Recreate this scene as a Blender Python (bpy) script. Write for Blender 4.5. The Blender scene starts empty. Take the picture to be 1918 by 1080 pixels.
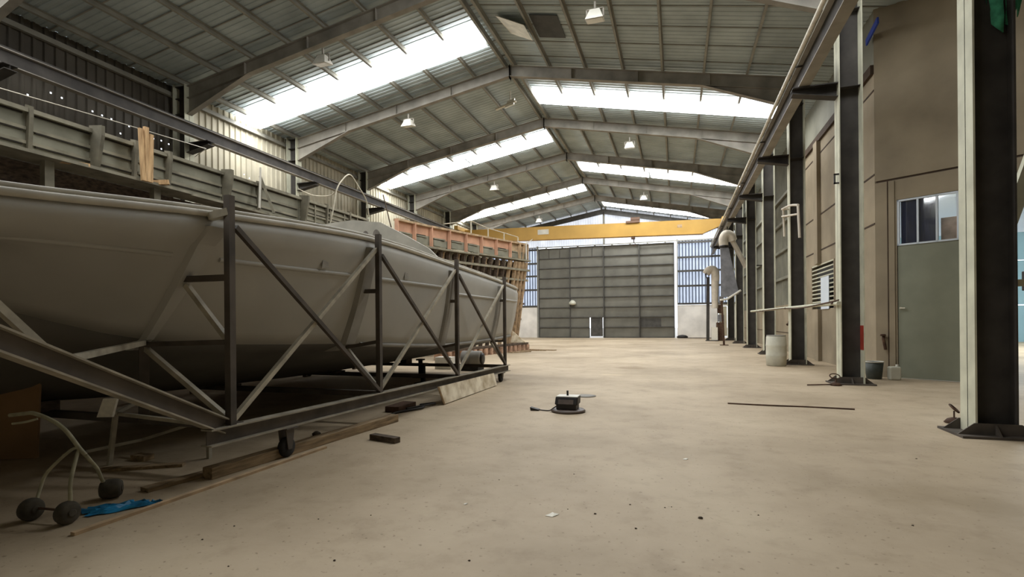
import bpy, bmesh, math, random
from mathutils import Vector, Matrix
random.seed(7)
SC = bpy.context.scene
COL = SC.collection
PI = math.pi

# ------------------------------------------------------------------ materials
def lin(c):
    c = c / 255.0
    return c / 12.92 if c <= 0.04045 else ((c + 0.055) / 1.055) ** 2.4
def rgb(r, g, b): return (lin(r), lin(g), lin(b), 1)

class NT:
    def __init__(s, m):
        m.use_nodes = True
        s.t = m.node_tree; s.n = s.t.nodes; s.l = s.t.links
        s.n.clear()
    def new(s, typ, **kw):
        n = s.n.new(typ)
        for k, v in kw.items(): setattr(n, k, v)
        return n
    def link(s, a, b): s.l.new(a, b)

def mat(name, col, rough=0.75, var=0.18, scale=3.0, bump=0.0, metal=0.0, col2=None, scale2=None, stretch=None, spec=0.35):
    """painted / dusty surface: a base colour broken up by two noises"""
    m = bpy.data.materials.new(name)
    t = NT(m)
    out = t.new('ShaderNodeOutputMaterial'); b = t.new('ShaderNodeBsdfPrincipled')
    t.link(b.outputs[0], out.inputs[0])
    tc = t.new('ShaderNodeTexCoord')
    src = tc.outputs['Object']
    if stretch:
        mp = t.new('ShaderNodeMapping'); mp.inputs['Scale'].default_value = stretch
        t.link(src, mp.inputs[0]); src = mp.outputs[0]
    n1 = t.new('ShaderNodeTexNoise'); n1.inputs['Scale'].default_value = scale; n1.inputs['Detail'].default_value = 5
    t.link(src, n1.inputs[0])
    r = t.new('ShaderNodeValToRGB')
    d = [max(0, c * (1 - var * 1.6)) for c in col[:3]]; u = [min(1, c * (1 + var)) for c in col[:3]]
    if col2: d = list(col2[:3])
    r.color_ramp.elements[0].position = 0.3; r.color_ramp.elements[1].position = 0.68
    r.color_ramp.elements[0].color = (*d, 1); r.color_ramp.elements[1].color = (*u, 1)
    t.link(n1.outputs[0], r.inputs[0])
    t.link(r.outputs[0], b.inputs['Base Color'])
    b.inputs['Roughness'].default_value = rough; b.inputs['Metallic'].default_value = metal
    b.inputs['Specular IOR Level'].default_value = spec
    if bump:
        n2 = t.new('ShaderNodeTexNoise'); n2.inputs['Scale'].default_value = scale2 or scale * 9; n2.inputs['Detail'].default_value = 4
        t.link(src, n2.inputs[0])
        bp = t.new('ShaderNodeBump'); bp.inputs['Strength'].default_value = bump; bp.inputs['Distance'].default_value = 0.02
        t.link(n2.outputs[0], bp.inputs['Height']); t.link(bp.outputs[0], b.inputs['Normal'])
    return m

def wood(name, a, b_, scale=(1, 14, 14), rough=0.8):
    return mat(name, a, rough=rough, var=0.22, scale=2.5, bump=0.25, col2=b_, stretch=scale)

def emit_mat(name, col, strength):
    m = bpy.data.materials.new(name); t = NT(m)
    out = t.new('ShaderNodeOutputMaterial'); e = t.new('ShaderNodeEmission')
    e.inputs[0].default_value = col; e.inputs[1].default_value = strength
    t.link(e.outputs[0], out.inputs[0]); return m

def sheet_mat(name, col, trans, tfac):
    """translucent corrugated sheet lit by the sky outside"""
    m = bpy.data.materials.new(name); t = NT(m)
    out = t.new('ShaderNodeOutputMaterial'); mx = t.new('ShaderNodeMixShader')
    d = t.new('ShaderNodeBsdfDiffuse'); d.inputs[0].default_value = col
    tr = t.new('ShaderNodeBsdfTranslucent')
    tc = t.new('ShaderNodeTexCoord'); n = t.new('ShaderNodeTexNoise'); n.inputs['Scale'].default_value = 1.3
    t.link(tc.outputs['Object'], n.inputs[0])
    r = t.new('ShaderNodeValToRGB')
    r.color_ramp.elements[0].position = 0.25; r.color_ramp.elements[1].position = 0.75
    r.color_ramp.elements[0].color = (*[c * 0.7 for c in trans[:3]], 1); r.color_ramp.elements[1].color = trans
    t.link(n.outputs[0], r.inputs[0]); t.link(r.outputs[0], tr.inputs[0])
    mx.inputs[0].default_value = tfac
    t.link(d.outputs[0], mx.inputs[1]); t.link(tr.outputs[0], mx.inputs[2]); t.link(mx.outputs[0], out.inputs[0])
    return m

def glass_mat(name, col):
    m = bpy.data.materials.new(name); t = NT(m)
    out = t.new('ShaderNodeOutputMaterial'); mx = t.new('ShaderNodeMixShader')
    a = t.new('ShaderNodeBsdfTransparent'); a.inputs[0].default_value = col
    g = t.new('ShaderNodeBsdfGlossy'); g.inputs['Roughness'].default_value = 0.05
    mx.inputs[0].default_value = 0.08
    t.link(a.outputs[0], mx.inputs[1]); t.link(g.outputs[0], mx.inputs[2]); t.link(mx.outputs[0], out.inputs[0])
    return m

def floor_mat():
    m = bpy.data.materials.new('dusty concrete'); t = NT(m)
    out = t.new('ShaderNodeOutputMaterial'); b = t.new('ShaderNodeBsdfPrincipled'); t.link(b.outputs[0], out.inputs[0])
    tc = t.new('ShaderNodeTexCoord'); P = tc.outputs['Object']
    def noise(scale, detail=6, rough=0.55):
        n = t.new('ShaderNodeTexNoise'); n.inputs['Scale'].default_value = scale; n.inputs['Detail'].default_value = detail
        n.inputs['Roughness'].default_value = rough; t.link(P, n.inputs[0]); return n.outputs[0]
    def ramp(src, stops):
        r = t.new('ShaderNodeValToRGB')
        while len(r.color_ramp.elements) < len(stops): r.color_ramp.elements.new(0.5)
        for e, (p, c) in zip(r.color_ramp.elements, stops): e.position = p; e.color = c
        t.link(src, r.inputs[0]); return r.outputs[0]
    def mixc(fac, a, c, mode='MIX'):
        x = t.new('ShaderNodeMix', data_type='RGBA', blend_type=mode)
        if isinstance(fac, float): x.inputs[0].default_value = fac
        else: t.link(fac, x.inputs[0])
        for i, v in ((6, a), (7, c)):
            if isinstance(v, tuple): x.inputs[i].default_value = v
            else: t.link(v, x.inputs[i])
        return x.outputs[2]
    base = ramp(noise(0.35), [(0.3, FLOOR_D), (0.5, FLOOR_M), (0.7, FLOOR_L)])
    fine = ramp(noise(2.6, 8, 0.65), [(0.30, (0.80, 0.78, 0.75, 1)), (0.48, (0.95, 0.945, 0.93, 1)), (0.7, (1, 1, 1, 1))])
    c = mixc(1.0, base, fine, 'MULTIPLY')
    spk = ramp(noise(24, 2, 0.5), [(0.27, (0.45, 0.42, 0.38, 1)), (0.34, (1, 1, 1, 1))])
    c = mixc(0.7, c, spk, 'MULTIPLY')
    # worn oily patches with a shape of their own: (x, y, rx, ry, amount, colour)
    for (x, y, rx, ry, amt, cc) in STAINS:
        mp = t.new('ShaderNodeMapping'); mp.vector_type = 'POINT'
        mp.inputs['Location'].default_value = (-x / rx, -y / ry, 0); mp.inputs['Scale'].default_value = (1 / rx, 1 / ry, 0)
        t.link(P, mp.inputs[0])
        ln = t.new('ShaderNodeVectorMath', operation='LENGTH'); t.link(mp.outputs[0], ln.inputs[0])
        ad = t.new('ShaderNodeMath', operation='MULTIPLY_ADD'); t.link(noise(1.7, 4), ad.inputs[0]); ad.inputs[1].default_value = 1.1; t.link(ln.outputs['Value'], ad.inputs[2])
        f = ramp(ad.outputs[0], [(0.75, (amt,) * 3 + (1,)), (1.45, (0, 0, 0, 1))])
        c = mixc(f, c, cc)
    t.link(c, b.inputs['Base Color'])
    b.inputs['Roughness'].default_value = 0.62; b.inputs['Specular IOR Level'].default_value = 0.3
    bp = t.new('ShaderNodeBump'); bp.inputs['Strength'].default_value = 0.2; bp.inputs['Distance'].default_value = 0.02
    t.link(noise(9, 8, 0.6), bp.inputs['Height']); t.link(bp.outputs[0], b.inputs['Normal'])
    return m

FLOOR_D, FLOOR_M, FLOOR_L = rgb(156, 139, 114), rgb(179, 161, 136), rgb(196, 179, 153)
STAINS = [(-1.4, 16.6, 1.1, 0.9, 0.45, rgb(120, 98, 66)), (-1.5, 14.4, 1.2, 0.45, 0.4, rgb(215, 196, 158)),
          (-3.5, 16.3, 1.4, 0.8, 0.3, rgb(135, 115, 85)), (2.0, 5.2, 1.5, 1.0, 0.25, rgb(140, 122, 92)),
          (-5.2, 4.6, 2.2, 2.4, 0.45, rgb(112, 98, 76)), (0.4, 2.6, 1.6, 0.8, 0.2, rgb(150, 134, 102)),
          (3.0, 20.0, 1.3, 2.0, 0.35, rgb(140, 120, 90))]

M = {}
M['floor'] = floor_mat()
M['roof'] = mat('grey roof sheet', rgb(168, 178, 178), var=0.14, scale=0.9, rough=0.6)
M['purlin'] = mat('galvanised purlin', rgb(138, 135, 124), var=0.15, scale=2, rough=0.6)
M['frame'] = mat('grey frame paint', rgb(142, 136, 125), var=0.2, scale=1.6, rough=0.6)
M['frame_dark'] = mat('dark and shaded steel', rgb(64, 60, 56), var=0.25, scale=2.2, rough=0.7)
M['pale_flange'] = mat('pale flange tone', rgb(196, 194, 172), var=0.12, scale=2.5, rough=0.65)
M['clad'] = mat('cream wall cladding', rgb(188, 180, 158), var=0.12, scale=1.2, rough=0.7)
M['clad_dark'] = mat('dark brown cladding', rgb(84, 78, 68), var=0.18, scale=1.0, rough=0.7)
M['clad_green'] = mat('grey green cladding', rgb(128, 126, 112), var=0.15, scale=1.1, rough=0.7)
M['concrete'] = mat('cream concrete panel', rgb(148, 135, 113), var=0.13, scale=0.9, bump=0.15, rough=0.85)
M['concrete_white'] = mat('whitewashed concrete', rgb(238, 234, 228), var=0.12, scale=0.9, bump=0.15, rough=0.85)
M['joint'] = mat('dark joint', rgb(70, 56, 44), var=0.2, rough=0.9)
M['skylight'] = emit_mat('daylight through roof sheet', (0.97, 0.99, 1.0, 1), 16.0)
M['skylight_dim'] = emit_mat('dimmed daylight through roof sheet', (0.97, 0.99, 1.0, 1), 13.0)  # weaker glow, set to balance light on the hull and near floor
M['trans'] = sheet_mat('translucent wall sheet', rgb(150, 158, 172), (0.72, 0.78, 0.90, 1), 0.6)
M['trans_rib'] = sheet_mat('dirty sheet rib', rgb(110, 116, 128), (0.22, 0.25, 0.31, 1), 0.5)
M['gable'] = sheet_mat('translucent gable sheet', rgb(190, 190, 192), (0.80, 0.80, 0.82, 1), 0.6)
M['door_sheet'] = mat('grey steel door sheet', rgb(112, 110, 101), var=0.14, scale=0.8, rough=0.6)
M['door_dark'] = mat('dark door rib', rgb(78, 76, 72), var=0.2, rough=0.65)
M['yellow'] = mat('yellow crane paint', rgb(192, 152, 78), var=0.08, scale=0.8, rough=0.5)
M['orange'] = mat('orange hoist paint', rgb(118, 92, 76), var=0.15, rough=0.6)
M['rail'] = mat('worn bright rail', rgb(205, 198, 180), var=0.15, scale=4, rough=0.45)
M['hull'] = mat('grey fibreglass hull', rgb(172, 169, 161), var=0.08, scale=0.8, bump=0.06, rough=0.55)
M['hull_bottom'] = mat('dark grey hull bottom', rgb(100, 96, 89), var=0.14, scale=1.2, rough=0.75)
M['hull_rib'] = mat('grey glassed rib', rgb(142, 138, 130), var=0.14, scale=2, rough=0.65)
M['hull_rail'] = mat('pale laminate edge', rgb(186, 180, 166), var=0.12, scale=3, rough=0.65)
M['cradle'] = mat('dull steel tube', rgb(168, 160, 142), var=0.22, scale=5, rough=0.6)
M['ibeam'] = mat('rusty brown beam', rgb(84, 76, 68), var=0.25, scale=3, rough=0.7)
M['beam_edge'] = mat('pale beam flange', rgb(150, 142, 126), var=0.2, scale=5, rough=0.7)  # flanges set paler than the web of the same beam
M['rubber'] = mat('black rubber', rgb(44, 42, 40), var=0.3, scale=8, rough=0.8)
M['greywood'] = mat('weathered grey timber', rgb(136, 130, 112), var=0.2, scale=3.0, rough=0.85)
M['fin'] = mat('dark weathered fin', rgb(112, 106, 90), var=0.2, scale=3.0, rough=0.85)
M['gap_shade'] = mat('dark gap and shadow line', rgb(52, 46, 38), var=0.2, rough=0.9)
M['hull_mark'] = mat('faint hull mark', rgb(150, 145, 135), var=0.15, scale=6, rough=0.7)
M['mould'] = mat('grey green mould panel', rgb(134, 131, 114), var=0.16, scale=1.6, rough=0.8, bump=0.1)
M['pine'] = wood('raw pine', rgb(204, 170, 126), rgb(160, 126, 88), (8, 8, 1))
M['terra'] = mat('salmon painted ply', rgb(198, 152, 124), var=0.14, scale=1.6, rough=0.8)
M['tanwood'] = mat('tan timber', rgb(178, 152, 120), var=0.25, scale=5, rough=0.85)
M['darkwood'] = wood('dark timber', rgb(92, 78, 64), rgb(56, 46, 38), (4, 4, 10))
M['plank'] = wood('floor plank', rgb(150, 128, 98), rgb(104, 86, 62), (10, 1, 10))
M['board'] = mat('stained white board', rgb(222, 212, 190), var=0.14, scale=3.5, col2=rgb(168, 148, 116), rough=0.85)
M['cardboard'] = mat('brown board', rgb(150, 118, 84), var=0.12, scale=2, rough=0.9)
M['white'] = mat('white plastic', rgb(216, 212, 200), var=0.08, scale=3, rough=0.5)
M['drum'] = mat('pale drum plastic', rgb(198, 196, 180), var=0.1, scale=3, rough=0.5)
M['black'] = mat('black plastic', rgb(38, 33, 30), var=0.25, scale=6, rough=0.5)
M['blacktop'] = mat('brown grey casing', rgb(96, 84, 76), var=0.2, scale=6, rough=0.4)
M['green_door'] = mat('grey green door paint', rgb(134, 136, 118), var=0.08, scale=1.4, rough=0.6)
M['navy'] = mat('navy curtain', rgb(34, 38, 66), var=0.3, scale=3, stretch=(14, 14, 1), rough=0.35)
M['pink'] = mat('pinkish plaster seen through pane', rgb(190, 158, 136), var=0.2, scale=5, rough=0.5)
M['glass'] = glass_mat('window glass', (0.93, 0.95, 0.97, 1))
M['red'] = mat('red band paint', rgb(150, 52, 38), var=0.15, rough=0.7)
M['teal'] = mat('pale teal partition', rgb(146, 178, 186), var=0.06, scale=0.5, rough=0.6)
M['annexwhite'] = mat('pale blue white plaster', rgb(214, 222, 230), var=0.06, scale=0.5, rough=0.8)
M['greencloth'] = mat('green cloth', rgb(70, 150, 116), var=0.3, scale=9, rough=0.9)
M['bluetarp'] = mat('crumpled blue plastic', rgb(38, 130, 178), var=0.35, scale=9, rough=0.35)
M['trolley'] = mat('grey green trolley paint', rgb(160, 154, 128), var=0.2, scale=9, rough=0.6)
M['tyre'] = mat('dusty tyre', rgb(78, 72, 62), var=0.25, scale=12, rough=0.9)
M['duct'] = mat('cream duct', rgb(206, 196, 180), var=0.1, scale=3, rough=0.6)
M['tarp'] = mat('grey canvas', rgb(132, 132, 136), var=0.2, scale=2.5, bump=0.3, rough=0.8)
M['rope'] = mat('pale hose', rgb(190, 182, 162), var=0.12, scale=9, rough=0.8)
M['bluepipe'] = mat('blue enamel', rgb(50, 74, 170), var=0.15, rough=0.4)
M['rust'] = mat('rusty iron', rgb(84, 62, 48), var=0.3, scale=9, rough=0.85)
M['asphalt'] = mat('outside yard', rgb(150, 145, 138), var=0.1, scale=0.5, rough=0.9)
M['bucket_dark'] = mat('dark green bucket', rgb(62, 66, 60), var=0.2, scale=5, rough=0.5)
M['lampglass'] = mat('lamp lens', rgb(226, 222, 206), var=0.05, rough=0.3)
M['smudge'] = mat('grey smudge paint', rgb(126, 118, 108), var=0.2, scale=6, rough=0.8)
M['crumb'] = mat('dark crumb', rgb(74, 62, 48), var=0.3, scale=30, rough=0.9)
M['paper'] = mat('white scrap', rgb(232, 226, 212), var=0.08, scale=20, rough=0.8)
M['vent_dark'] = mat('dark hatch', rgb(70, 70, 68), var=0.15, rough=0.6)
M['brick'] = mat('pinkish timber block', rgb(178, 144, 120), var=0.3, scale=6, rough=0.85)

# ------------------------------------------------------------------ mesh building
class MB:
    def __init__(s): s.v = []; s.f = []; s.mi = []; s.cur = 0; s.smooth = set()
    def mat(s, i): s.cur = i; return s
    def add(s, vs, fs, smooth=False):
        o = len(s.v); s.v += [tuple(p) for p in vs]
        for f in fs:
            if smooth: s.smooth.add(len(s.f))
            s.f.append(tuple(i + o for i in f)); s.mi.append(s.cur)
        return s
    def box(s, x0, x1, y0, y1, z0, z1):
        return s.add([(x0, y0, z0), (x1, y0, z0), (x1, y1, z0), (x0, y1, z0), (x0, y0, z1), (x1, y0, z1), (x1, y1, z1), (x0, y1, z1)],
                     [(0, 3, 2, 1), (4, 5, 6, 7), (0, 1, 5, 4), (1, 2, 6, 5), (2, 3, 7, 6), (3, 0, 4, 7)])
    def frame(s, p0, p1, up=(0, 0, 1)):
        p0, p1 = Vector(p0), Vector(p1); d = (p1 - p0).normalized(); u = Vector(up)
        if abs(d.dot(u)) > 0.98: u = Vector((1, 0, 0)) if abs(d.x) < 0.9 else Vector((0, 1, 0))
        r = d.cross(u).normalized(); u = r.cross(d).normalized()
        return p0, p1, d, r, u
    def bar(s, p0, p1, w, h=None, up=(0, 0, 1), w1=None, h1=None):
        h = h or w; w1 = w if w1 is None else w1; h1 = h if h1 is None else h1
        p0, p1, d, r, u = s.frame(p0, p1, up)
        vs = []
        for p, a, b in ((p0, w / 2, h / 2), (p1, w1 / 2, h1 / 2)):
            vs += [p - r * a - u * b, p + r * a - u * b, p + r * a + u * b, p - r * a + u * b]
        return s.add(vs, [(0, 3, 2, 1)[::-1], (4, 5, 6, 7)[::-1], (0, 1, 5, 4)[::-1], (1, 2, 6, 5)[::-1], (2, 3, 7, 6)[::-1], (3, 0, 4, 7)[::-1]])
    def ibeam(s, p0, p1, h, w, tf=0.02, tw=0.014, up=(0, 0, 1), webmat=0):
        p0, p1, d, r, u = s.frame(p0, p1, up)
        for k in (-1, 1):
            q = u * (k * (h - tf) / 2)
            s.bar(p0 + q, p1 + q, w, tf, u)
        s.mat(s.cur + webmat); s.bar(p0, p1, tw, h - tf * 2, u); s.mat(s.cur - webmat)
        return s
    def tube(s, pts, r, n=10, r1=None, cap=True):
        pts = [Vector(p) for p in pts]; N = len(pts); rings = []
        prev = None
        for i, p in enumerate(pts):
            d = (pts[min(i + 1, N - 1)] - pts[max(i - 1, 0)]).normalized()
            if prev is None:
                u = Vector((0, 0, 1)) if abs(d.z) < 0.9 else Vector((1, 0, 0))
            else: u = prev
            a = d.cross(u).normalized(); u = a.cross(d).normalized(); prev = u
            rr = r if r1 is None else r + (r1 - r) * i / (N - 1)
            rings.append([p + (a * math.cos(2 * PI * k / n) + u * math.sin(2 * PI * k / n)) * rr for k in range(n)])
        vs = [q for R_ in rings for q in R_]
        fs = [(i * n + k, i * n + (k + 1) % n, (i + 1) * n + (k + 1) % n, (i + 1) * n + k) for i in range(N - 1) for k in range(n)]
        s.add(vs, fs, True)
        if cap: s.add(rings[0] + rings[-1], [tuple(range(n))[::-1], tuple(range(n, 2 * n))])
        return s
    def lathe(s, prof, c, axis='z', n=24):
        """profile of (radius, height) pairs turned about an axis through c"""
        vs = []; N = len(prof)
        for (r, h) in prof:
            for k in range(n):
                a = 2 * PI * k / n; x, y = r * math.cos(a), r * math.sin(a)
                p = {'z': (x, y, h), 'x': (h, x, y), 'y': (y, h, x)}[axis]
                vs.append((c[0] + p[0], c[1] + p[1], c[2] + p[2]))
        fs = [(i * n + k, i * n + (k + 1) % n, (i + 1) * n + (k + 1) % n, (i + 1) * n + k) for i in range(N - 1) for k in range(n)]
        s.add(vs, fs, True)
        s.add(vs[:n] + vs[-n:], [tuple(range(n))[::-1], tuple(range(n, 2 * n))])
        return s
    def prism(s, poly, off):
        """planar polygon (3-D points) extruded by a vector"""
        n = len(poly); off = Vector(off); vs = [Vector(p) for p in poly]; vs = vs + [p + off for p in vs]
        return s.add(vs, [tuple(range(n))[::-1], tuple(range(n, 2 * n))] + [(i, (i + 1) % n, n + (i + 1) % n, n + i) for i in range(n)])
    def quad(s, a, b, c, d): return s.add([a, b, c, d], [(0, 1, 2, 3)])
    def disc_rot(s, vs_from, M4):
        for i in range(vs_from, len(s.v)): s.v[i] = tuple(M4 @ Vector(s.v[i]))
        return s

def build(name, mb, mats, loc=(0, 0, 0), parent=None, bevel=0, recalc=True):
    me = bpy.data.meshes.new(name)
    L = Vector(loc)
    me.from_pydata([tuple(Vector(p) - L) for p in mb.v], [], mb.f)
    for mm in (mats if isinstance(mats, (list, tuple)) else [mats]): me.materials.append(mm)
    for i, p in enumerate(me.polygons):
        p.material_index = mb.mi[i]; p.use_smooth = i in mb.smooth
    if recalc:
        bm = bmesh.new(); bm.from_mesh(me); bmesh.ops.recalc_face_normals(bm, faces=bm.faces); bm.to_mesh(me); bm.free()
    me.update()
    o = bpy.data.objects.new(name, me); COL.objects.link(o)
    if parent is None: o.location = L
    else: o.parent = parent
    if bevel:
        b = o.modifiers.new('edge', 'BEVEL'); b.width = bevel; b.segments = 2; b.limit_method = 'ANGLE'
    return o

def tag(o, label=None, cat=None, group=None, kind=None):
    for k, v in (('label', label), ('category', cat), ('group', group), ('kind', kind)):
        if v: o[k] = v
    return o

class Thing:
    """an Empty at the thing's base with parts as children; shapes are given in world coordinates"""
    def __init__(s, name, label, cat, loc, group=None):
        s.o = bpy.data.objects.new(name, None); COL.objects.link(s.o); s.o.location = loc; s.L = Vector(loc)
        s.o.empty_display_size = 0.1
        tag(s.o, label, cat, group)
    def part(s, name, mb, m, label=None, parent=None, bevel=0, kind=None):
        p = build(name, mb, m, s.L, parent or s.o, bevel)
        tag(p, label, None, None, kind); return p

def single(name, label, cat, mb, m, loc, group=None, bevel=0):
    return tag(build(name, mb, m, loc, None, bevel), label, cat, group)
def struct(name, mb, m, loc=(0, 0, 0), label=None):
    return tag(build(name, mb, m, loc), label, None, None, 'structure')

def dup_thing(src, dxyz, label, group=None):
    """copy of a thing with its parts and their sub-parts"""
    def rec(o, parent):
        c = o.copy(); COL.objects.link(c)
        if parent: c.parent = parent
        for ch in [k for k in bpy.data.objects if k.parent == o]: rec(ch, c)
        return c
    r = rec(src.o if isinstance(src, Thing) else src, None)
    r.location = Vector(r.location) + Vector(dxyz); r['label'] = label
    if group: r['group'] = group
    return r

# ------------------------------------------------------------------ the hall
XL, XR, XM = -15.84, 3.54, -6.02          # inner faces of the columns, ridge
WL, WR = -16.55, 4.85                     # walls
YA, BAY = 13.6, 5.4
FR = [YA + BAY * k for k in range(-3, 6)] # portal frames
FR[2] -= .12
YB, YE = -5.6, 46.0                       # rear wall, far wall
def zr(x): return 11.29 + (0.172 * (x - XM) if x < XM else -0.197 * (x - XM))
def zs(x): return zr(x) + 0.21            # underside of the roof sheets

# floor
fb = MB(); fb.box(WL - 0.6, 22, YB - 1, 40.5, -0.2, 0)
fb.box(WL - 0.6, WR + 0.5, 40.5, YE + 0.3, -0.2, 0)
struct('floor', fb, M['floor'])

# roof sheets with trapezoid corrugation; one sheet is 1.08 m wide, daylight sheets are left out of the grey ones
SHEET = 1.08
SKY = {'L': [16.15, 26.4, 37.5, 5.3, -5.4], 'R': [21.4, 32.3, 43.1, 10.6]}  # strips short of the first visible frame are unseen, added to brighten near floor
def prof(t): # t in sheets -> height of the profile
    q = (t * 5) % 1.0
    return 0.02 if 0.30 < q < 0.70 else 0.0
def roof_strip(mb, side, y0, y1, x_a, x_b, lift=0.0):
    n = max(1, round((y1 - y0) / SHEET * 5))
    ys = []
    for k in range(n):
        b = y0 + (y1 - y0) * k / n; w = (y1 - y0) / n
        ys += [(b, 0), (b + w * .45, 0), (b + w * .55, .018), (b + w * .9, .018)]
    ys.append((y1, 0))
    vs = []
    for (y, h) in ys: vs += [(x_a, y, zs(x_a) + h + lift), (x_b, y, zs(x_b) + h + lift)]
    mb.add(vs, [(2 * i, 2 * i + 1, 2 * i + 3, 2 * i + 2) for i in range(len(ys) - 1)])
for side, xe, nm in (('L', WL - 0.15, 'ceiling'), ('R', 9.45, 'ceiling')):
    mb = MB(); x_r = XM - 0.28 if side == 'L' else XM + 0.28
    xe_s = WL + 0.25 if side == 'L' else 3.75
    segs = []; y = YB
    for s0 in sorted(SKY[side]):
        s0 = max(s0, YB)
        segs.append((y, s0, True)); segs.append((s0, s0 + 1.1, False)); y = s0 + 1.1
    segs.append((y, YE + .2, True))
    for a, b, solid in segs:
        if b - a < 0.02: continue
        if solid: roof_strip(mb, side, a, b, xe, XM)
        else:
            roof_strip(mb, side, a, b, xe, xe_s); roof_strip(mb, side, a, b, x_r, XM)
            g_ = {26.4: -11.0, 32.3: -1.5}.get(a)
            if g_ is not None: roof_strip(mb, side, a, b, g_ - .1, g_ + .1, -.22)
    # lapped sheet edges
    mb.mat(1); y = YB + 0.35
    while y < 20:
        if not any(s0 - 0.1 < y < s0 + 1.2 for s0 in SKY[side]):
            mb.bar((xe, y, zs(xe) - 0.008), (XM, y, zs(XM) - 0.008), 0.035, 0.02, (0, 0, 1))
        y += SHEET
    struct(nm, mb, [M['roof'], M['purlin']])
    for k, s0 in enumerate(sorted(SKY[side])):
        s0 = max(s0, YB)
        mb = MB(); gap = {26.4: -11.0, 32.3: -1.5}.get(s0)
        if gap is None: roof_strip(mb, side, s0, s0 + 1.1, xe_s, x_r, -0.235)
        else:
            roof_strip(mb, side, s0, s0 + 1.1, xe_s, gap + (-.06 if side == 'L' else .06), -0.235); roof_strip(mb, side, s0, s0 + 1.1, gap + (.06 if side == 'L' else -.06), x_r, -0.235)
        slope = 'slope above the boat hull' if side == 'L' else 'slope above the concrete wall'
        order = (['added unseen behind the viewpoint'] if side == 'L' else []) + ['added unseen overhead', 'nearest the camera', 'in mid hall', 'nearest the sliding doors']
        order = order[k]
        single('skylight', 'bright daylight strip %s, on the roof %s' % (order, slope), 'skylight', mb, M['skylight_dim'] if 10 < s0 < 12 else M['skylight'], (0, s0, zs(x_r)), 'daylight strips in the roof')

# ridge capping beam
mb = MB(); mb.bar((XM - .17, YB, zs(XM) - 0.16), (XM - .17, YE, zs(XM) - 0.16), .09, .2); mb.bar((XM + .17, YB, zs(XM) - 0.16), (XM + .17, YE, zs(XM) - 0.16), .09, .2)
mb.bar((XM - .5, YB, zs(XM - .5) - .02), (XM, YB, zs(XM) - .02), .02)
struct('trim_1', mb, M['purlin'])

# purlins: C sections on top of the rafters
ORD = ['first', 'second', 'third', 'fourth', 'fifth', 'sixth', 'seventh', 'eighth']
def purlin(x, label, group):
    mb = MB(); z = zr(x); sgn = -1 if x < XM else 1
    k = 0.172 if x < XM else -0.197
    up = Vector((-k, 0, 1)).normalized(); t = Vector((1, 0, k)).normalized()
    c = Vector((x, 0, z)) + up * 0.10
    def at(dx, dz): return c + t * dx + up * dz
    mb.bar(at(0, 0) + Vector((0, YB, 0)), at(0, 0) + Vector((0, YE, 0)), 0.012, 0.19, up)
    for q in (-0.09, 0.09): mb.bar(at(.032, q) + Vector((0, YB, 0)), at(.032, q) + Vector((0, YE, 0)), 0.066, 0.012, up)
    return single('purlin', label, 'purlin', mb, M['purlin'], (x, YB, z), group)
for k in range(7):
    purlin(XM - 1.48 - 1.40 * k, '%s grey roof purlin down from the ridge, on the slope above the boat hull' % ORD[k], 'purlins over the hull side')
for k in range(7):
    purlin(XM + 1.50 + 1.36 * k, '%s grey roof purlin down from the ridge, on the slope above the concrete wall' % ORD[k], 'purlins over the wall side')

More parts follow.
